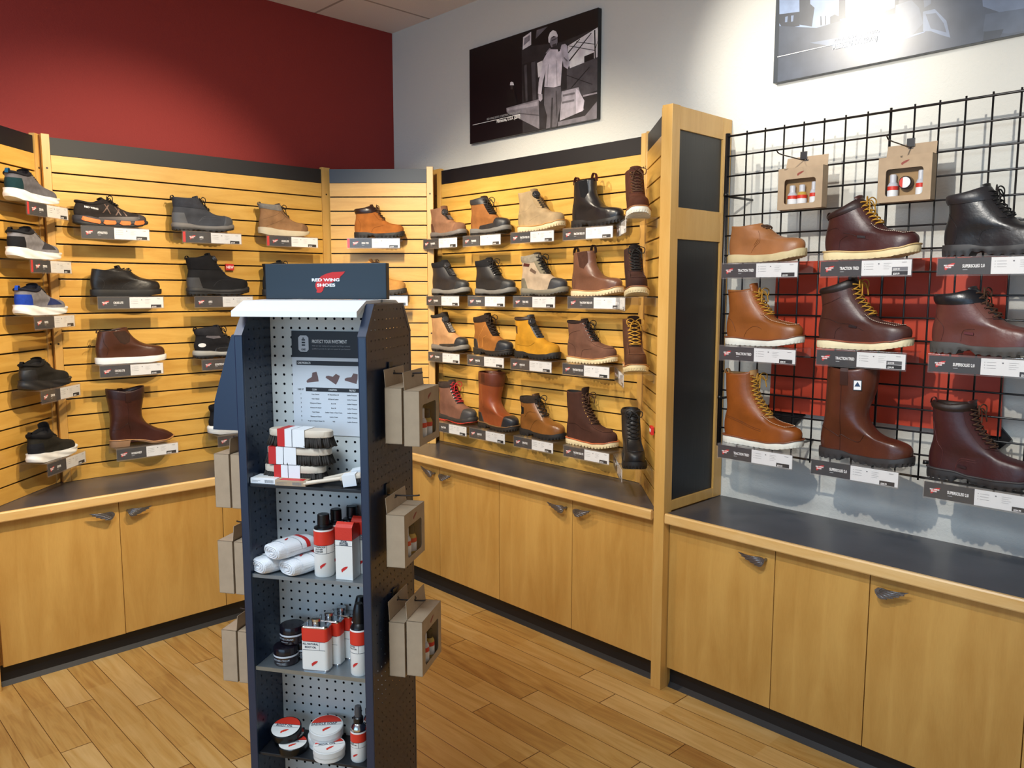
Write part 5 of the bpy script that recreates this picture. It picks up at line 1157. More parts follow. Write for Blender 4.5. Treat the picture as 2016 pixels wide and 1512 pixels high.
ROWS = [('Foam Cleaner', 'All Natural Boot Oil', 'Leather Protector'), ('Foam Cleaner', 'All Natural Leather', 'Leather Protector'), ('Waterproof Cleaner', 'Boot Oil', 'Leather Protector'), ('Waterproof Cleaner', 'Boot Oil', 'Leather Protector'), ('Foam Cleaner', 'Leather Cream or Boot Cream', 'Leather Protector'), ('Waterproof Cleaner', 'Leather Cream', 'Leather Protector'), ('Roughout Nubuck Cleaner Kit', 'N/A', 'Leather Protector')]
for i, r in enumerate(ROWS):
    z = PH-.172-.0121*i; bm_text(b1, str(i+1), .0055, Matrix.Translation((.022, -.0010, z)), bold=.01)
    for s_, x in zip(r, (.066, .118, .172)): bm_text(b1, s_, .0046, Matrix.Translation((x, -.0010, z)), sx=.85, align='CENTER', bold=.01)
fin(b1, 'table_lettering', M_ink, po)
b1 = bmesh.new()
BOOT2 = [(0, 0), (.030, 0), (.031, .004), (.026, .008), (.016, .012), (.013, .022), (.002, .023), (0, .012)]
for kk, (cx, cz, rot, fl) in enumerate( ((.058, .155, .12, -1), (.118, .157, -.55, -1), (.172, .157, -.25, -1))):
    b1 = bmesh.new()
    c_, s_ = math.cos(rot), math.sin(rot); P_ = [(-(x-.015)*1.15, (z-.01)*1.15) for x, z in BOOT2]
    flatpoly(b1, [(cx+x*c_-z*s_, -.0008, cz+x*s_+z*c_) for x, z in P_], (0, -.0002, 0))
    fin(b1, 'boot_drawing', mat('drawing_brown', '#6f5654', .6), po)

# ---- goods on the stand
BR = 'goods on the top shelf of the stand'
def brush(u, v, z, L, label, red_x, rz):
    t = thing('shoe_brush', label, 'brush', sw(u, v, z), SRZ2+rz, 'wrapped shoe brushes stacked on the stand'); W = .052
    pl = []
    for k in range(40):
        a = 2*PI*k/40; c, s = math.cos(a), math.sin(a); pl.append((math.copysign(abs(c)**.55, c)*L/2, math.copysign(abs(s)**.75, s)*W/2))
    b1 = bmesh.new()
    lev = [(.027, .97), (.029, 1), (.043, 1), (.0455, .96)]; R = [[b1.verts.new((x*q, y*q, zz)) for x, y in pl] for zz, q in lev]
    for A, B in zip(R, R[1:]):
        for k in range(40): b1.faces.new((A[k], A[(k+1) % 40], B[(k+1) % 40], B[k]))
    b1.faces.new(R[0]); b1.faces.new(R[-1]); fin(b1, 'wooden_block', M_beech, t, smooth=True, flat_angle=.6)
    b1 = bmesh.new(); random.seed(int(u*1000))
    for i in range(30):
        for j in range(7):
            x = (i/29-.5)*L*.93; y = (j/6-.5)*W*.80
            if abs(x/(L*.5))**3+abs(y/(W*.5))**3 > 1: continue
            dx = x*.10+random.uniform(-.002, .002); dy = y*.22+random.uniform(-.002, .002); tube(b1, [(x, y, .0275), (x+dx*.4, y+dy*.4, .014), (x+dx, y+dy, random.uniform(.0005, .003))], [.0026, .0034, .0030], 5)
    tag(fin(b1, 'bristles', M_bristle, t, smooth=True), kind='stuff')
    b1 = bmesh.new(); x0 = -L/2+red_x*L; s = .0012
    for (a, c, mi) in ((0, .12, 0), (.121, .235, 1), (.237, .243, 2), (.245, .44, 1)):
        prism(b1, [(x0+a*L, -W/2*1.06-s, .0015), (x0+c*L, -W/2*1.06-s, .0015), (x0+c*L, -W/2*1.04-s, .0462), (x0+a*L, -W/2*1.04-s, .0462)], (0, s, 0), mi)
        prism(b1, [(x0+a*L, -W/2*1.04-s, .0462), (x0+c*L, -W/2*1.04-s, .0462), (x0+c*L, W/2*1.04+s, .0462), (x0+a*L, W/2*1.04+s, .0462)], (0, 0, s), mi)
    fin(b1, 'paper_band', [M_red, M_paper, M_navy], t)
brush(.2455, .063, 1.1315, .170, 'wrapped horsehair brush with pale wood back, lowest of the three stacked on the stand', .22, 0)
brush(.233, .064, 1.1790, .178, 'wrapped horsehair brush with pale wood back, middle of the three stacked on the stand', .08, .02)
brush(.226, .062, 1.2265, .180, 'wrapped horsehair brush with pale wood back, topmost of the three stacked on the stand', .20, -.04)
def flatbox(u, v, z, sx, sy, sz, rz, label, m1, m2):
    t = thing('product_box', label, 'box', sw(u, v, z), SRZ2+rz); b1 = bmesh.new(); box(b1, (0, 0, 0), (sx, sy, sz), bev=.0008); bx_ = fin(b1, 'carton', m1, t)
    b1 = bmesh.new(); box(b1, (sx*.12, sy*.1, sz), (sx*.9, sy*.55, sz+.0003)); fin(b1, 'printed_panel', m2, t)
    b1 = bmesh.new()
    for i in range(9): box(b1, (sx*.58+i*.0028, -.0003, sz*.2), (sx*.58+i*.0028+(.0012 if i % 2 else .0018), 0, sz*.75))
    box(b1, (sx*.06, -.0003, sz*.55), (sx*.4, 0, sz*.6)); box(b1, (sx*.06, -.0003, sz*.3), (sx*.3, 0, sz*.34)); fin(b1, 'print', M_grey2, t)
flatbox(.349, .012, 1.1315, .072, .05, .0145, .0, 'small flat white carton with bars, left end of the top shelf of the stand', M_paper, M_cream)
flatbox(.274, .004, 1.1315, .085, .045, .014, .03, 'small flat kraft and red carton, front of the top shelf beside the brushes', M_kraft, M_red)
def dauber(u0, v0, z0, u1, v1, z1, label, hr=.0055):
    A = Vector(sw(u0, v0, z0)); B = Vector(sw(u1, v1, z1)); t = thing('dauber_brush', label, 'brush', A, 0); d = B-A
    b1 = bmesh.new(); tube(b1, [d*q for q in (0, .03, .3, .62, .66)], [hr*.7, hr, hr*.95, hr, hr*1.1], 12); fin(b1, 'handle', M_beech, t, smooth=True)
    X = d.normalized(); S_ = X.cross(Vector((0, 0, 1))).normalized(); Z = S_.cross(X); Mx = Matrix((X, S_, Z)).transposed().to_4x4(); Mx.translation = d*.64
    L = d.length*.36; b1 = bmesh.new(); tb = bmesh.new(); box(tb, (0, -.014, -.004), (L, .014, .007), bev=.003); add(b1, tb, 0, Mx); fin(b1, 'head', M_beech, t)
    b1 = bmesh.new()
    for i in range(12):
        for j in range(5):
            tb = bmesh.new(); x = L*(.06+.88*i/11); y = -.011+.0055*j; tube(tb, [(x, y, -.004), (x+random.uniform(-.001, .001), y, -.019)], .0023, 5); add(b1, tb, 0, Mx)
    tag(fin(b1, 'bristles', M_bristle, t), kind='stuff')
    b1 = bmesh.new(); tb = bmesh.new()
    for zz in (.0085, -.0205): box(tb, (L*.12, -.0165, zz-.0005), (L*.75, .0165, zz+.0005))
    for yy in (-.0165, .0165): box(tb, (L*.12, yy-.0005, -.0205), (L*.75, yy+.0005, .0085))
    add(b1, tb, 0, Mx); fin(b1, 'card_sleeve', M_paper, t)
dauber(.197, .010, 1.139, .050, .046, 1.160, 'long-handled welt brush in a white card sleeve, front right of the top shelf')
dauber(.175, .052, 1.139, .052, .090, 1.166, 'long-handled welt brush lying behind another at the right of the top shelf')
# second shelf: towels, bottles, boxes
def towel(u, v, z, rz, label, L=.118, W=.076, Hh=.042, tilt=0):
    t = thing('folded_towel', label, 'towel', sw(u, v, z), SRZ2+rz, 'rolled white towels on the stand')
    b1 = bmesh.new(); n = 28; rings = []
    for i in range(17):
        q = i/16; x = (q-.5)*L; e = .86+.14*math.sin(PI*min(1, max(0, q*1.0)))**.5; R = []
        for k in range(n):
            a = 2*PI*k/n; c, s = math.cos(a), math.sin(a); w_ = 1+.025*math.sin(3*a+9*q)
            R.append(b1.verts.new((x, math.copysign(abs(c)**.7, c)*W/2*e*w_, Hh/2+math.copysign(abs(s)**.75, s)*Hh/2*e*w_)))
        rings.append(R)
    for A, B in zip(rings, rings[1:]):
        for k in range(n): b1.faces.new((A[k], A[(k+1) % n], B[(k+1) % n], B[k])).smooth = True
    b1.faces.new(rings[0]); b1.faces.new(rings[-1]); fin(b1, 'terry_cloth', M_towel, t, smooth=True, flat_angle=.9)
    b1 = bmesh.new()
    for sc in (.86, .6, .34):
        P_ = [(-L/2-.0015, math.copysign(abs(math.cos(a))**.7, math.cos(a))*W/2*.86*sc, Hh/2+math.copysign(abs(math.sin(a))**.8, math.sin(a))*Hh/2*.8*sc) for a in [2*PI*k/20 for k in range(17)]]
        tube(b1, P_, .0022, 6)
    fin(b1, 'fold_edges', M_towel, t, smooth=True)
    b1 = bmesh.new()
    def bandr(x0, x1, mi):
        P_ = []
        for k in range(15):
            a = PI*k/14; P_.append((math.copysign(abs(math.cos(a))**.7, math.cos(a))*W/2*1.035, Hh/2+abs(math.sin(a))**.75*Hh/2*1.045+.0006))
        for p, q in zip(P_, P_[1:]):
            f = b1.faces.new([b1.verts.new(c) for c in ((x0, p[0], p[1]), (x1, p[0], p[1]), (x1, q[0], q[1]), (x0, q[0], q[1]))]); f.material_index = mi
    bandr(L*.20, L*.30, 0); bandr(L*.06, L*.075, 1); bandr(-L*.30, L*.199, 2)
    flatpoly(b1, wing_pts(.016, .011, -.014, -.004, 0) and [(p[0]*.016-.02, p[1]*.011-.006, Hh*1.03+.0012) for p in WING], (0, 0, .0003), 0)
    bmesh.ops.remove_doubles(b1, verts=b1.verts, dist=.00005); fin(b1, 'paper_sleeve', [M_red, M_navy, M_paper], t)
towel(.308, .062, .8885, 1.12, 'rolled white towel, lower left of the pyramid on the second shelf')
towel(.226, .064, .8885, 1.12, 'rolled white towel, lower right of the pyramid on the second shelf')
towel(.266, .060, .9305, 1.12, 'rolled white towel lying on top of two others on the second shelf')
def bottle(u, v, z, label, rz=0, h=.125, r=.026, neck='flip', lines=('WATERPROOF', 'LEATHER', 'CLEANER'), group=None, name='cleaner_bottle', base=M_cream):
    t = thing(name, label, 'bottle', sw(u, v, z), SRZ2+rz, group)
    b1 = bmesh.new(); lathe(b1, [(r*.93, 0), (r, .004), (r, h), (r*.96, h+.004)], 32); fin(b1, 'body', base, t, smooth=True, flat_angle=.7)
    b1 = bmesh.new()
    if neck == 'flip': lathe(b1, [(r*.97, h+.0042), (r*.95, h+.008), (r*.62, h+.012), (r*.58, h+.015), (r*.62, h+.016), (r*.60, h+.040), (r*.52, h+.042)], 32)
    elif neck == 'tall': lathe(b1, [(r*.97, h+.0042), (r*.93, h+.009), (r*.70, h+.016), (r*.62, h+.019), (r*.66, h+.020), (r*.66, h+.048), (r*.50, h+.064), (r*.42, h+.070)], 28)
    fin(b1, 'cap', mat('cap_black', '#101012', .3), t, smooth=True, flat_angle=.7)
    b1 = bmesh.new(); lathe(b1, [(r+.0003, h*.70), (r+.0003, h*1.0)], 32, cap=False); fin(b1, 'red_label', M_orange, t, smooth=True)
    b1 = bmesh.new(); lathe(b1, [(r+.0004, h*.52), (r+.0004, h*.528)], 32, cap=False); lathe(b1, [(r+.0004, h*.695), (r+.0004, h*.703)], 32, cap=False)
    tube(b1, [(r*.62, -r*.80, h*.53), (r*.62, -r*.80, h*.70)], .0005, 4)
    def wrap(me, x0, z0):
        tb = bmesh.new(); tb.from_mesh(me)
        for v in tb.verts:
            a = (v.co.x+x0)/r; v.co = Vector((math.sin(a)*(r+.0007-v.co.y*0), -math.cos(a)*(r+.0007), v.co.z+z0))
        add(b1, tb)
    for i, s_ in enumerate(lines): wrap(text_mesh(s_, r*.22, bold=.02, align='CENTER', sx=.95), -r*.15, h*(.655-.05*i))
    fin(b1, 'label_print', M_navy, t)
    b1 = bmesh.new(); tb = bmesh.new(); flatpoly(tb, wing_pts(r*.62, h*.12, -r*.05, h*.20, 0), (0, 0, 0))
    for v in tb.verts:
        a = v.co.x/r; v.co = Vector((math.sin(a)*(r+.0005), -math.cos(a)*(r+.0005), v.co.z))
    add(b1, tb); fin(b1, 'wing_mark', M_red, t)
    return t
gb = 'cleaner bottles in a file on the second shelf'
bottle(.161, .045, .8885, 'white and red cleaner bottle, front of its file on the second shelf', h=.122, rz=.05, neck='flip', group=gb)
bottle(.147, .090, .8885, 'white and red leather cleaner bottle standing directly behind the front one, second shelf', h=.124, r=.0245, neck='flip', group=gb)
bottle(.112, .113, .8885, 'white and red cleaner bottle at the back of its file on the second shelf', h=.128, r=.024, neck='flip', group=gb)
def carton(u, v, z, sx, sy, sz, label, rz=0, front=True, group=None):
    t = thing('product_carton', label, 'box', sw(u, v, z), SRZ2+rz, group)
    b1 = bmesh.new(); box(b1, (0, 0, 0), (sx, sy, sz*.70)); c_ = fin(b1, 'carton', M_cream, t)
    b1 = bmesh.new(); box(b1, (0, 0, sz*.7005), (sx, sy, sz*.92)); prism(b1, [(0, 0, sz*.9205), (0, sy*.15, sz*.97), (0, sy*.3, sz*1.0), (0, sy*.5, sz*.97), (0, sy, sz*.93), (0, sy, sz*.9205)], (sx, 0, 0)); fin(b1, 'red_top', mat('carton_red', '#d0301d', .5, bump=.3, bscale=500), t)
    b1 = bmesh.new(); box(b1, (0, -.0003, sz*.695), (sx, -.0001, sz*.70)); box(b1, (0, -.0003, sz*.60), (sx, -.0001, sz*.606))
    for i, s_ in enumerate(('FOAM', 'LEATHER', 'CLEANER')): bm_text(b1, s_, sx*.125, Matrix.Translation((sx*.5, -.0004, sz*(.668-.030*i))), align='CENTER', bold=.02)
    fin(b1, 'label_print', M_navy, t)
    b1 = bmesh.new(); flatpoly(b1, wing_pts(sx*.40, sz*.11, sx*.32, sz*.13, -.0001), (0, -.0002, 0)); fin(b1, 'wing_mark', M_red, t)
gc = 'foam cleaner cartons on the second shelf'
carton(.117, .020, .8885, .047, .047, .150, 'tall white carton with red top, front right of the second shelf', group=gc)
carton(.096, .072, .8885, .047, .047, .152, 'tall white carton with red top, behind the front one on the second shelf', group=gc)
# third shelf: jars, oil tins, bottles
def jar(u, v, z, label, rz=0, r=.033, h=.040):
    t = thing('cream_jar', label, 'jar', sw(u, v, z), SRZ2+rz, 'leather cream jars on the third shelf'); g_ = mat('dark_glass', '#211319', .08, coat=.5)
    b1 = bmesh.new(); lathe(b1, [(r*.9, 0), (r, .004), (r, h*.72), (r*.93, h*.76)], 36); fin(b1, 'body', g_, t, smooth=True, flat_angle=.7)
    b1 = bmesh.new(); lathe(b1, [(r*.95, h*.765), (r*1.0, h*.78), (r*1.0, h*1.15), (r*.95, h*1.22), (r*.6, h*1.235), (r*.01, h*1.235)], 36); fin(b1, 'lid', mat('jar_lid', '#15121a', .2), t, smooth=True, flat_angle=.7)
    b1 = bmesh.new(); lathe(b1, [(r+.0004, h*.60), (r+.0004, h*.72)], 36, cap=False)
    def wrap(me, x0, z0):
        tb = bmesh.new(); tb.from_mesh(me)
        for v_ in tb.verts:
            a = (v_.co.x+x0)/r; v_.co = Vector((math.sin(a)*(r+.0006), -math.cos(a)*(r+.0006), v_.co.z+z0))
        add(b1, tb)
    wrap(text_mesh('LEATHER CREAM', r*.20, bold=.03, align='CENTER'), -r*.1, h*.38); wrap(text_mesh('BURGUNDY', r*.13, bold=.02, align='CENTER'), -r*.1, h*.20)
    fin(b1, 'label_print', mat('jar_label', '#c9d0d8', .5), t)
jar(.284, .050, .6312, 'dark leather cream jar with lid, lower front jar on the third shelf', rz=.1)
jar(.262, .098, .6312, 'dark leather cream jar half hidden behind the others on the third shelf', rz=.3)
jar(.276, .072, .6812, 'dark leather cream jar stacked on top of another on the third shelf', rz=-.1)
def oilcan(u, v, z, label, rz=0):
    t = thing('oil_can', label, 'can', sw(u, v, z), SRZ2+rz, 'boot oil cans in a file on the third shelf'); W, D, h = .074, .039, .118
    def rr(s, zz, n=8):
        P_ = []
        for cx, cy, a0 in ((1, 1, 0), (-1, 1, PI/2), (-1, -1, PI), (1, -1, 1.5*PI)):
            for k in range(n): a = a0+PI/2*k/(n-1); P_.append(((cx*(W/2-.010)+math.cos(a)*.010)*s, (cy*(D/2-.010)+math.sin(a)*.010)*s, zz))
        return P_
    def stack(lv, nm, m):
        b1 = bmesh.new(); R = [[b1.verts.new(p) for p in rr(s, zz)] for s, zz in lv]; n = len(R[0])
        for A, B in zip(R, R[1:]):
            for k in range(n): b1.faces.new((A[k], A[(k+1) % n], B[(k+1) % n], B[k]))
        b1.faces.new(R[0]); b1.faces.new(R[-1]); return fin(b1, nm, m, t, smooth=True, flat_angle=.5)
    stack([(1.0, 0), (1.015, .001), (1.015, .004), (1.0, .0045)], 'base_rim', M_chrome); stack([(1, .0046), (1, h*.70)], 'body', M_cream); stack([(1, h*.7002), (1, h)], 'red_band', M_orange)
    stack([(1.015, h+.0002), (1.015, h+.003), (.97, h+.004), (.9, h+.006)], 'shoulder', M_chrome)
    b1 = bmesh.new(); lathe(b1, [(.012, h+.0062), (.012, h+.012), (.0105, h+.013), (.0105, h+.014), (.0125, h+.0145), (.0125, h+.022), (.010, h+.0235)], 24); lathe(b1, [(.003, h+.0062), (.003, h+.014)], 10, c=(-W*.33, 0, 0)); fin(b1, 'screw_cap', M_chrome, t, smooth=True, flat_angle=.6)
    b1 = bmesh.new(); y = -D/2-.0004; box(b1, (-W/2+.006, y-.0001, h*.695), (W/2-.006, y+.0001, h*.702)); box(b1, (-W/2+.006, y-.0001, h*.50), (W/2-.006, y+.0001, h*.507)); box(b1, (W*.2, y-.0001, h*.507), (W*.21, y+.0001, h*.695))
    for i, s_ in enumerate(('ALL NATURAL', 'BOOT OIL')): bm_text(b1, s_, .0068, Matrix.Translation((-W*.13, y-.0001, h*(.625-.075*i))), align='CENTER', bold=.02)
    fin(b1, 'label_print', M_navy, t)
    b1 = bmesh.new(); flatpoly(b1, wing_pts(.018, .015, -.008, h*.13, y-.0001), (0, -.0002, 0)); fin(b1, 'wing_mark', M_red, t)
oilcan(.184, .034, .6312, 'rectangular boot oil can, front of its file on the third shelf', rz=.06)
oilcan(.168, .077, .6312, 'rectangular white and red boot oil can, second in its file on the third shelf', rz=.0)
oilcan(.152, .118, .6312, 'rectangular boot oil can at the back of its file on the third shelf', rz=0)
bottle(.064, .038, .6312, 'white and red conditioner bottle with black shoulder, front right of the third shelf', h=.120, r=.024, neck='tall', rz=-.35, lines=('LEATHER', 'PROTECTOR'), group='bottles at the right of the third shelf')
bottle(.082, .088, .6312, 'white and red conditioner bottle behind another, right of the third shelf', h=.118, r=.024, neck='tall', rz=-.1, lines=('LEATHER', 'PROTECTOR'), group='bottles at the right of the third shelf')
# bottom shelf: round tins and a pump bottle
def tin(u, v, z, label, r, h, m, rz=0, tilt=None, name='BOOT OIL'):
    t = thing('polish_tin', label, 'tin', sw(u, v, z), SRZ2+rz, 'round tins on the lowest visible shelf')
    if tilt: t.rotation_euler = (tilt[0], tilt[1], SRZ2+rz)
    b1 = bmesh.new(); lathe(b1, [(r*.94, 0), (r*.97, .001), (r*.97, h*.45)], 40); fin(b1, 'base', m, t, smooth=True, flat_angle=.5)
    b1 = bmesh.new(); lathe(b1, [(r, h*.451), (r, h*.93), (r*.965, h), (r*.94, h*.985), (.0005, h*.985)], 40); fin(b1, 'lid', m, t, smooth=True, flat_angle=.5)
    R = r*.92; zt_ = h*.985+.0003; b1 = bmesh.new(); cut = .28*R
    def seg(y0, y1, mi):
        P_ = []; n = 24
        a0, a1 = math.asin(max(-1, y0/R)), math.asin(min(1, y1/R))
        for k in range(n+1): a = a0+(a1-a0)*k/n; P_.append((math.cos(a)*R, math.sin(a)*R, zt_))
        for k in range(n+1): a = a1+(a0-a1)*k/n; P_.append((-math.cos(a)*R, math.sin(a)*R, zt_))
        Q = []
        for p in P_:
            if not Q or (Vector(p)-Vector(Q[-1])).length > 1e-5: Q.append(p)
        if (Vector(Q[0])-Vector(Q[-1])).length < 1e-5: Q.pop()
        flatpoly(b1, Q, (0, 0, .0002), mi)
    seg(cut, R, 0); seg(-R, cut-.001, 1)
    box(b1, (-R*.95, cut-.0012, zt_+.0002), (R*.95, cut-.0002, zt_+.0004), mi=2); box(b1, (-R*.96, -.0006, zt_+.0002), (R*.96, .0004, zt_+.0004), mi=2); box(b1, (R*.35, 0, zt_+.0002), (R*.37, cut, zt_+.0004), mi=2)
    tb = bmesh.new(); tb.from_mesh(text_mesh(name, R*.26, bold=.02, align='CENTER')); Mx = Matrix.Translation((-R*.15, R*.05, zt_+.0004)) @ Matrix(((1, 0, 0, 0), (0, 0, 1, 0), (0, -1, 0, 0), (0, 0, 0, 1))); add(b1, tb, 2, Mx)
    flatpoly(b1, [(p[0]*R*.52-R*.2, p[1]*R*.42-R*.62, zt_+.0002) for p in WING], (0, 0, .0003), 0)
    fin(b1, 'lid_label', [M_orange, M_cream, M_navy], t)
bt = mat('tin_black', '#101215', .3, metal=.3); wt = mat('tin_white', '#dcdcd8', .4)
tin(.294, .074, .3872, 'black round tin of boot oil under a leaning one, back left of the lowest shelf', .040, .024, bt, rz=.1)
tin(.268, .040, .3872, 'black round tin with white and red lid lying flat, front left of the lowest shelf', .040, .020, bt, rz=.25)
tin(.298, .062, .4160, 'black round tin with white and red lid, leaning on top of the left stack', .042, .022, bt, rz=.1, tilt=(.20, 0))
tin(.196, .088, .3872, 'white round tin under another at the back middle of the lowest shelf', .046, .030, wt, rz=.2, name='SADDLE SOAP')
tin(.187, .080, .4176, 'white round tin with red and cream lid, top of the middle stack', .046, .030, wt, rz=.35, tilt=(.12, 0), name='SADDLE SOAP')
tin(.158, .036, .3872, 'white round tin with red and cream lid, front middle of the lowest shelf', .043, .030, wt, rz=.45, name='MINK OIL')
def pump(u, v, z, label, rz=0):
    t = bottle(u, v, z, label, h=.080, r=.0215, rz=rz, neck='none', lines=('BOOT', 'PROTECTOR'), name='spray_bottle', group='spray bottles on the lowest visible shelf')
    for o in list(t.children):
        if o.name.startswith('cap'): bpy.data.objects.remove(o)
    b1 = bmesh.new(); lathe(b1, [(.021, .0842), (.0200, .092), (.014, .102), (.012, .104)], 28); fin(b1, 'shoulder', M_chrome, t, smooth=True)
    b1 = bmesh.new(); lathe(b1, [(.0135, .1042), (.0135, .118), (.0115, .120)], 24); fin(b1, 'collar', mat('cap_black', '#101012', .3), t, smooth=True, flat_angle=.6)
    b1 = bmesh.new(); lathe(b1, [(.0095, .1202), (.0095, .143), (.0082, .149)], 20); fin(b1, 'pump_cap', mat('smoky_cap', '#45464a', .15), t, smooth=True, flat_angle=.6)
pump(.0735, .040, .3872, 'silver spray bottle with smoky cap, front right of the lowest shelf', rz=-.3)
pump(.060, .088, .3872, 'spray bottle with black cap, behind the silver one on the lowest shelf')

# ---- care kits hanging on hooks
def kit(loc, rz, label, w=.168, h=.147, d=.045, kind=0, group=None, tab=.042, contents=True):
    """window box; front looks to local -Y, origin at the middle of the back bottom edge"""
    t = thing('care_kit', label, 'care kit', loc, rz, group); x0, x1 = -w/2, w/2
    wx0, wx1, wz0, wz1 = x0+w*.15, x1-w*.15, h*.13, h*.73; b1 = bmesh.new(); rr_ = .010
    W4 = []
    for cx, cz, a0 in ((wx1-rr_, wz1-rr_, 0), (wx0+rr_, wz1-rr_, PI/2), (wx0+rr_, wz0+rr_, PI), (wx1-rr_, wz0+rr_, 1.5*PI)):
        for k in range(6): a = a0+PI/2*k/5; W4.append((cx+math.cos(a)*rr_, cz+math.sin(a)*rr_))
    O4 = [(x1, h), (x0, h), (x0, 0), (x1, 0)]
    for yy in (-d, -d+.0012):
        vo = [b1.verts.new((x, yy, z)) for x, z in O4]; vi = [b1.verts.new((x, yy, z)) for x, z in W4]
        for q in range(4):
            arc = vi[q*6:(q+1)*6]; 
            for k in range(5): b1.faces.new((vo[q], arc[k], arc[k+1]))
            b1.faces.new((vo[q], arc[5], vi[(q*6+6) % 24], vo[(q+1) % 4]))
        if yy == -d: A_ = vi
        else:
            for k in range(24): b1.faces.new((A_[k], A_[(k+1) % 24], vi[(k+1) % 24], vi[k]))
    box(b1, (x0, -d+.0004, 0), (x0+.0012, 0, h)); box(b1, (x1-.0012, -d+.0004, 0), (x1, 0, h)); box(b1, (x0, -d+.0004, 0), (x1, 0, .0012)); box(b1, (x0, -d+.0004, h-.0012), (x1, 0, h)); box(b1, (x0, -.0012, 0), (x1, 0, h))
    bx_ = fin(b1, 'carton', M_kraft, t); 
    b1 = bmesh.new(); prism(b1, [(x0+w*.04, -.0005, h), (x1-w*.02, -.0005, h), (x1-w*.02, .004, h+tab), (x0+w*.06, .004, h+tab)], (0, .0012, 0)); fin(b1, 'hanging_tab', M_kraft, t)
    b1 = bmesh.new(); box(b1, (-.008, .0018, h+tab*.62), (.008, .0042, h+tab*.72)); box(b1, (-.002, .0018, h+tab*.68), (.002, .0042, h+tab*.84)); fin(b1, 'hang_hole', M_ink, t)
    b1 = bmesh.new(); flatpoly(b1, wing_pts(.026, .015, -.012, h*.80, -d-.0001), (0, -.0003, 0)); fin(b1, 'wing_mark', mat('wing_brown_red', '#8a3f33', .6), t)
    b1 = bmesh.new(); vs = [b1.verts.new((x, -d+.0016, z)) for x, z in W4]; b1.faces.new(vs); fin(b1, 'window_film', M_film, t)
    if contents:
        def mini(x, r, hb, cm, body):
            b2 = bmesh.new(); r *= .9; lathe(b2, [(r*.95, .002), (r, .005), (r, hb*.62), (r*.72, hb*.72)], 20, c=(x, -d*.5, 0)); o = fin(b2, 'mini_bottle', body, t, smooth=True, flat_angle=.8)
            b2 = bmesh.new(); lathe(b2, [(r*.62, hb*.722), (r*.62, hb), (r*.5, hb*1.02)], 18, c=(x, -d*.5, 0)); fin(b2, 'bottle_cap', cm, o, smooth=True, flat_angle=.6)
            b2 = bmesh.new(); lathe(b2, [(r+.0003, hb*.14), (r+.0003, hb*.44)], 20, c=(x, -d*.5, 0), cap=False); fin(b2, 'bottle_label', M_paper, o, smooth=True)
            b2 = bmesh.new(); lathe(b2, [(r+.0003, hb*.445), (r+.0003, hb*.585)], 20, c=(x, -d*.5, 0), cap=False); fin(b2, 'red_label', M_orange, o, smooth=True)
        cl = mat('clear_plastic', '#c9ccd4', .15, spec=.6); am = mat('amber_plastic', '#caa850', .15)
        wc = mat('grey_cap', '#d3d5dc', .3)
        if kind == 0: mini(-w*.22, .019, .085, wc, cl); mini(.0, .019, .085, wc, am); mini(w*.26, .015, .092, wc, cl)
        elif kind == 1:
            mini(-w*.25, .019, .090, wc, cl); mini(w*.27, .016, .096, wc, cl)
            b2 = bmesh.new(); lathe(b2, [(.020, 0), (.021, .002), (.021, .020), (.019, .022)], 28)
            for v_ in b2.verts: v_.co = Vector((v_.co.x, -v_.co.z-d*.3, v_.co.y+h*.42))
            j_ = fin(b2, 'cream_pot', mat('pot_black', '#1d1412', .3), t, smooth=True, flat_angle=.6)
            b2 = bmesh.new(); P_ = [(math.cos(a)*.0175, -d*.3-.0222, math.sin(a)*.0175+h*.42) for a in [2*PI*k/28 for k in range(28)]]; flatpoly(b2, P_, (0, -.0004, 0)); fin(b2, 'pot_label', M_paper, j_)
            b2 = bmesh.new(); P_ = [(math.cos(a)*.0175, -d*.3-.0227, math.sin(a)*.0175+h*.42) for a in [PI*.62+PI*.76*k/16 for k in range(17)]]; flatpoly(b2, P_, (0, -.0004, 0)); fin(b2, 'pot_label_red', M_orange, j_)
        else:
            mini(-w*.05, .017, .088, wc, cl); mini(w*.25, .016, .080, mat('pot_black', '#1d1412', .3), am)
            b2 = bmesh.new(); box(b2, (-w*.34, -d*.8, .004), (-w*.18, -d*.3, .075), bev=.006); fin(b2, 'cloth_pad', mat('tan_cloth', '#b58a52', .9), t)
        b2 = bmesh.new(); box(b2, (x0+.002, -.006, .002), (x1-.002, -.0015, h*.8)); fin(b2, 'tray_card', mat('tray_tan', '#a9885e', .85), t)
    return t
def peg(loc, rz, L, label):
    """straight display hook; runs to local -Y from its clip"""
    t = thing('display_hook', label, 'hook', loc, rz)
    b1 = bmesh.new(); tube(b1, catmull([(0, .001, .008), (0, 0, 0), (0, -L*.5, 0), (0, -L*.9, .002), (0, -L, .014 if L > .15 else .004)], 4), .0022, 8); fin(b1, 'prong', M_dkmetal, t, smooth=True)
    b1 = bmesh.new(); box(b1, (-.013, -.001, .002), (.013, .002, .030), bev=.0008); fin(b1, 'clip', M_wire, t); return t
kit(PG.at(.325, .012, 1.925), 0, 'kraft care kit box with three small bottles, left on the wire grid', kind=0, d=.042)
peg((-1.729+.315, GY-.0128, 2.102), 0, .20, 'long metal hook on the wire grid holding the left care kit')
kit(PG.at(.685, .012, 1.923), 0, 'kraft care kit box with two bottles and a round pot, middle of the wire grid', kind=1, d=.042)
peg((-1.729+.685, GY-.0128, 2.100), 0, .20, 'long metal hook on the wire grid holding the middle care kit')
kit(PG.at(1.215, .012, 1.960), 0, 'kraft care kit box at the right edge on the wire grid', kind=2, d=.042)
peg((-1.729+1.215, GY-.0128, 2.137), 0, .16, 'metal hook on the wire grid at the right edge')
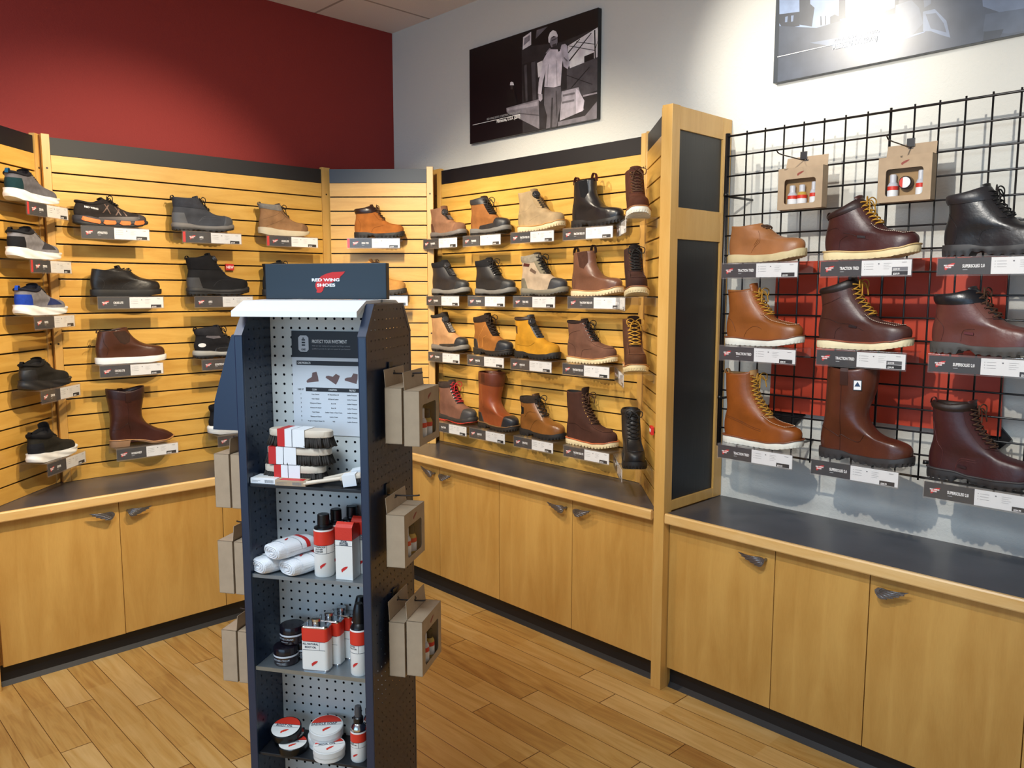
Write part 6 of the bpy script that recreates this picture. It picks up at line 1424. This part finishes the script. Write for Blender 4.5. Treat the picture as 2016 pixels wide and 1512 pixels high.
# kits on the flanks of the navy stand: front faces outwards
rzR = SRZ2+PI/2       # local -Y points along +X of the stand (to the right)
rzL = SRZ2-PI/2
def kR(u, v, z, **k): return kit(sw(u, v, z), rzR, **k)
def kL(u, v, z, **k): return kit(sw(u, v, z), rzL, **k)
kR(-.004+.000, .150, 1.240, label='kraft care kit nearest the stand on its upper right hook', h=.145, w=.150, d=.046, kind=2, contents=False, tab=.045)
kR(-.056+.000, .150, 1.236, label='kraft care kit with bottles showing, outermost on the upper right hook of the stand', h=.143, w=.155, d=.042, kind=2, tab=.045)
kR(-.016+.000, .115, .925, label='kraft care kit alone on the middle right hook of the stand', h=.138, w=.150, d=.050, kind=2, tab=.04)
kR(-.004+.000, .150, .612, label='kraft care kit nearest the stand on its lower right hook', h=.150, w=.150, d=.044, kind=2, contents=False, tab=.05)
kR(-.052+.000, .155, .618, label='kraft care kit outermost on the lower right hook of the stand', h=.150, w=.155, d=.044, kind=2, tab=.045)
for z, vv, nm in ((1.415, .15, 'upper'), (1.095, .115, 'middle'), (.795, .15, 'lower')):
    peg(sw(.008, vv, z-.0), rzR, .088, 'metal hook with care kits on the %s right flank of the stand' % nm)
for z, nm in ((1.047, 'upper'), (.806, 'middle'), (.552, 'lower')):
    kL(.388, .130, z, label='kraft care kit nearest the stand on its %s left hook, mostly hidden' % nm, h=.148, w=.150, d=.045, contents=False)
    kL(.388+.050, .130, z, label='kraft care kit outermost on the %s left hook of the stand' % nm, h=.148, w=.150, d=.045, kind=2)
    peg(sw(.372, .130, z+.148+.030), rzL, .098, 'metal hook with care kits on the %s left flank of the stand' % nm)

# ------------------------------------------------------------------ pictures on the white wall
def pw(px, py, off=.026): 
    p = on(px, py, (0, YW-off, 0), (0, 1, 0)); return p
def pic(name, x0, x1, z0, z1, label, layers, m0):
    t = thing(name, label, 'picture', (x0, YW-.001, z0)); o = Vector(t.location)
    b1 = bmesh.new(); box(b1, (0, -.025, 0), (x1-x0, 0, z1-z0), bev=.001); bd = fin(b1, 'board', m0, t)
    b1 = bmesh.new(); ms = []; 
    for i, (m, pts) in enumerate(layers):
        if m not in ms: ms.append(m)
        P_ = []
        for p in pts: 
            q = pw(*p); q = Vector((min(max(q.x, x0+.0008), x1-.0008), 0, min(max(q.z, z0+.0008), z1-.0008))); P_.append(Vector((q.x-o.x, -.0251-.00006*i, q.z-o.z)))
        flatpoly(b1, P_, (0, -.00005, 0), ms.index(m))
    fin(b1, 'printed_image', ms, t); return t, .0252+.00012*len(layers), o
def g(v, n=None):
    v = min(255, int(v*1.15+6))
    n = n or 'print_%02x' % v; return mat(n, (v/255, v/255*.97, min(1, v/255*1.03)), .42, var=.28, vscale=22)
Z4 = lambda *P_: [(900+x*.19837, y*.19841) for x, y in P_]
ct, yo, o_ = pic('wall_picture', -3.459, -2.541, 2.441, 2.944, 'black and white photo board of a construction worker in white helmet', [
    (g(38), Z4((620, 470), (1030, 420), (1435, 260), (1425, 1190), (650, 1320), (640, 480))),
    (g(26), Z4((640, 640), (770, 600), (790, 1000), (660, 1010))),
    (g(62), Z4((665, 650), (690, 640), (700, 1000), (680, 1005))), (g(62), Z4((735, 620), (775, 610), (785, 990), (750, 1000))),
    (g(200), Z4((655, 370), (735, 315), (735, 445), (650, 495))), (g(90), Z4((790, 300), (900, 262), (780, 385))), (g(120), Z4((668, 380), (722, 345), (722, 400), (660, 455))),
    (g(225), Z4((795, 625), (850, 600), (845, 740), (805, 770))),
    (g(222), Z4((1100, 455), (1395, 272), (1410, 300), (1418, 560), (1120, 680), (1100, 600))),
    (g(20), Z4((1262, 560), (1358, 520), (1360, 600), (1262, 620))), (g(20), Z4((1360, 300), (1372, 296), (1378, 580), (1366, 584))),
    (g(30), Z4((1110, 600), (1330, 325), (1336, 330), (1118, 610))), (g(30), Z4((1100, 520), (1215, 385), (1221, 390), (1106, 530))), (g(30), Z4((1110, 452), (1365, 497), (1365, 504), (1110, 459))), (g(30), Z4((1180, 412), (1365, 435), (1365, 442), (1180, 419))), (g(30), Z4((1375, 470), (1412, 400), (1412, 410), (1378, 480))),
    (g(66), Z4((1090, 690), (1410, 565), (1420, 890), (1250, 950), (1090, 880))), (g(28), Z4((1080, 740), (1345, 835), (1343, 842), (1080, 748))), (g(28), Z4((1130, 870), (1310, 665), (1318, 668), (1138, 876))),
    (g(140), Z4((1250, 945), (1410, 910), (1410, 925), (1250, 962))), (g(105), Z4((1000, 1210), (1270, 1150), (1420, 1000), (1420, 1180), (1000, 1270))),
    (g(150), Z4((1040, 900), (1205, 862), (1235, 960), (1260, 1090), (1180, 1130), (1020, 1200))), (g(95), Z4((1050, 940), (1170, 915), (1170, 935), (1050, 960))), (g(95), Z4((1045, 1010), (1165, 985), (1165, 1005), (1045, 1030))), (g(185), Z4((1180, 880), (1210, 900), (1265, 1000), (1250, 1100), (1180, 1130))), (g(60), Z4((1040, 895), (1208, 853), (1208, 866), (1040, 908))),
    (g(14), Z4((490, 1050), (500, 920), (530, 870), (575, 880), (600, 1050))), (g(40), Z4((530, 845), (558, 845), (555, 885), (535, 885))), (g(215), Z4((526, 846), (530, 818), (545, 811), (560, 820), (566, 846))),
    (g(110), Z4((490, 1072), (812, 985), (820, 1282), (495, 1115))), (g(135), Z4((500, 1080), (800, 1005), (802, 1050), (505, 1100))), (g(70), Z4((600, 1120), (815, 1140), (815, 1150), (600, 1130))),
    (g(88), Z4((870, 870), (1032, 860), (1040, 1000), (1010, 1150), (992, 1270), (885, 1285), (895, 1150), (865, 1040))), (g(50), Z4((940, 970), (955, 970), (945, 1270), (925, 1280))), (g(60), Z4((980, 900), (990, 900), (1000, 1100), (985, 1180))),
    (g(192), Z4((893, 530), (920, 490), (1035, 490), (1060, 520), (1045, 640), (1030, 850), (960, 868), (868, 862), (880, 700), (850, 830), (838, 940), (805, 930), (812, 820), (835, 700), (860, 590))),
    (g(150), Z4((905, 640), (912, 640), (900, 850), (890, 852))), (g(155), Z4((985, 600), (992, 600), (1000, 850), (990, 852))),
    (g(170), Z4((1030, 480), (1040, 445), (1075, 435), (1095, 455), (1105, 560), (1118, 640), (1100, 688), (1060, 660), (1045, 560))), (g(110), Z4((1060, 560), (1100, 600), (1095, 615), (1060, 580))),
    (g(150), Z4((808, 935), (848, 935), (850, 985), (830, 1010), (812, 990))),
    (g(120), Z4((925, 390), (935, 380), (998, 360), (1000, 420), (985, 455), (940, 470), (925, 440))), (g(60), Z4((940, 400), (990, 378), (992, 388), (942, 410))), (g(50), Z4((948, 445), (985, 430), (985, 455), (950, 466))),
    (g(215), Z4((910, 420), (908, 370), (925, 325), (955, 300), (985, 312), (1002, 350), (1000, 368), (960, 358), (932, 380), (922, 430))), (g(140), Z4((880, 530), (920, 480), (935, 485), (900, 525))), (g(30), Z4((1000, 480), (1025, 475), (1025, 505), (1008, 515)))], mat('picture_black', '#121014', .4))
def ptxt(t, s, a, b_, size, m, yo, o, bold=0):
    p0 = pw(*a); p1 = pw(*b_); me = text_mesh(s, size, bold=bold); w0 = max(v.co.x for v in me.vertices); ob = text(s, size, m, t, (p0.x-o.x, -yo-.0006, p0.z-o.z), bold=bold); ob.scale = ((p1.x-p0.x)/w0, 1, 1)
ptxt(ct, 'RED WING SHOES / CONSTRUCTION WORKERS', Z4((303, 1197))[0], Z4((637, 1125))[0], .016, M_grey, yo, o_)
ptxt(ct, 'Minnesota, U.S.A. (2010)', Z4((400, 1222))[0], Z4((637, 1172))[0], .024, M_txt, yo, o_, .02)
def pline(t, a, b_, yo, o, w=.0025):
    p0 = pw(*a); p1 = pw(*b_); b1 = bmesh.new(); box(b1, (p0.x-o.x+.001, -yo-.0006, p0.z-o.z-w/2), (p1.x-o.x, -yo-.0004, p0.z-o.z+w/2)); fin(b1, 'rule_line', M_txt, t)
pline(ct, Z4((162, 1243))[0], Z4((635, 1140))[0], yo, o_)
Z5 = lambda *P_: [(1500+x*.25595, y*.25591) for x, y in P_]
def bl(v): return mat('print_blue_%02x' % v, (v/255*.80, v/255*.92, min(1, v/255*1.12)), .3, spec=.6, var=.22, vscale=14)
wt2, yo2, o2 = pic('wall_picture', -1.642, -.722, 2.441, 2.944, 'blue-toned photo board of a welder and refinery at the top right corner', [
    (bl(170), Z5((135, -400), (1050, -400), (1020, 60), (700, 170), (420, 215), (135, 200))),
    (bl(205), Z5((420, -300), (980, -300), (960, 80), (800, 180), (640, 120))),
    (bl(62), Z5((285, -300), (370, -300), (372, 30), (405, 60), (385, 205), (290, 190))), (bl(58), Z5((135, 110), (290, 90), (290, 200), (160, 220), (135, 180))), (bl(150), Z5((180, 130), (200, 125), (195, 170), (178, 172))), (bl(150), Z5((225, 120), (245, 118), (240, 165), (224, 168))),
    (bl(60), Z5((450, 125), (458, 125), (462, 195), (450, 197))), (bl(60), Z5((486, 122), (494, 122), (492, 190), (484, 192))), (bl(60), Z5((600, -200), (640, -200), (645, 140), (590, 150))), (bl(60), Z5((525, 130), (560, 110), (600, 130), (600, 180), (525, 185))),
    (bl(78), Z5((135, 200), (420, 215), (640, 150), (780, 170), (1040, 100), (1100, -300), (2100, -300), (2100, 300), (1200, 430), (120, 640))),
    (bl(100), Z5((1030, 40), (1150, 0), (1210, 60), (1240, 180), (1150, 280), (1020, 260))), (bl(128), Z5((1240, 90), (1330, 70), (1420, 160), (1450, 290), (1380, 270), (1300, 240), (1240, 240))), (bl(88), Z5((1260, 110), (1340, 100), (1400, 180), (1420, 250), (1300, 220))),
    (bl(110), Z5((1220, -250), (1310, -250), (1300, 30), (1250, 60))), (bl(118), Z5((1680, -250), (2050, -250), (2050, 60), (1830, 95), (1700, 50))), (bl(92), Z5((1720, 110), (2050, 60), (2050, 230), (1900, 260), (1700, 240))), (bl(60), Z5((1710, 245), (1860, 225), (1830, 300), (1700, 320))),
    (bl(125), Z5((370, 330), (800, 255), (1000, 200), (1010, 300), (900, 360), (700, 380))), (bl(150), Z5((820, 380), (1100, 285), (1260, 240), (1250, 250), (1080, 310), (840, 390)))], mat('picture_slate', '#2e3740', .3))
ptxt(wt2, 'RED WING SHOES / WELDERS', Z5((556, 328))[0], Z5((905, 255))[0], .016, M_txt, yo2, o2)
ptxt(wt2, 'Alaska, U.S.A. (2008)', Z5((546, 383))[0], Z5((890, 310))[0], .026, M_txt, yo2, o2, .02)
pline(wt2, Z5((120, 440))[0], Z5((870, 272))[0], yo2, o2)

# ------------------------------------------------------------------ light
def spot(name, loc, target, power, col, size=60, blend=.6, r=.03):
    l = bpy.data.lights.new(name, 'SPOT'); l.energy = power; l.color = col; l.spot_size = math.radians(size); l.spot_blend = blend; l.shadow_soft_size = r
    o = bpy.data.objects.new(name, l); COL.objects.link(o); o.location = loc; o.rotation_euler = (Vector(target)-Vector(loc)).to_track_quat('-Z', 'Y').to_euler(); return o
WARM = (1, .87, .67); WHITE = (1, .93, .82)
spot('track_spot_grid', (-.92, 1.12, 2.50), (-1.30, 2.95, 1.65), 92, WHITE, 82, .8, .012)
spot('track_spot_grid_left', (-1.95, 1.25, 3.08), (-1.52, 3.03, 2.50), 150, WHITE, 36, 1, .02)
spot('track_spot_long', (-2.15, 1.75, 3.0), (-4.0, 1.40, 1.60), 165, WARM, 66, .7, .02)
spot('track_spot_corner', (-2.35, 1.25, 3.0), (-3.72, 2.85, 1.55), 190, (1, .84, .6), 44, .9, .02)
spot('track_spot_wide', (-2.15, 1.0, 3.0), (-2.95, 2.95, 1.5), 150, WARM, 62, .8, .02)
spot('track_spot_wide_second', (-3.15, 1.35, 3.05), (-2.75, 2.95, 1.45), 100, WARM, 62, .7, .02)
spot('track_spot_sneakers', (-2.2, 1.25, 3.0), (-4.0, .85, 1.4), 120, (1, .76, .46), 52, .7, .02)
def area(name, loc, target, power, col, sx, sy):
    l = bpy.data.lights.new(name, 'AREA'); l.shape = 'RECTANGLE'; l.size = sx; l.size_y = sy; l.energy = power; l.color = col
    o = bpy.data.objects.new(name, l); COL.objects.link(o); o.location = loc; o.rotation_euler = (Vector(target)-Vector(loc)).to_track_quat('-Z', 'Y').to_euler(); return o
area('shopfront_daylight', (.2, -4.3, 1.6), (-1.5, 2, 1.6), 105, (.46, .71, 1.0), 5.5, 2.6)
area('hood_fill_light', (-1.0, -.35, 3.17), (-1.0, -.35, 0), 62, (.74, .88, 1), 1.2, .6)  # unseen overhead fill, added to brighten the white hood of the stand
area('ceiling_fixture_second', (-2.6, -.5, 3.17), (-2.6, -.5, 0), 26, (.9, .93, 1), 1.2, .6)
w = bpy.data.worlds.new('world'); scene.world = w; w.use_nodes = True
w.node_tree.nodes['Background'].inputs[0].default_value = (.55, .68, .9, 1); w.node_tree.nodes['Background'].inputs[1].default_value = .12
vs_ = scene.view_settings; scene.display_settings.display_device = 'sRGB'; vs_.view_transform = 'Standard'; vs_.look = 'None'; vs_.gamma = 1; vs_.use_curve_mapping = False; vs_.exposure = .14
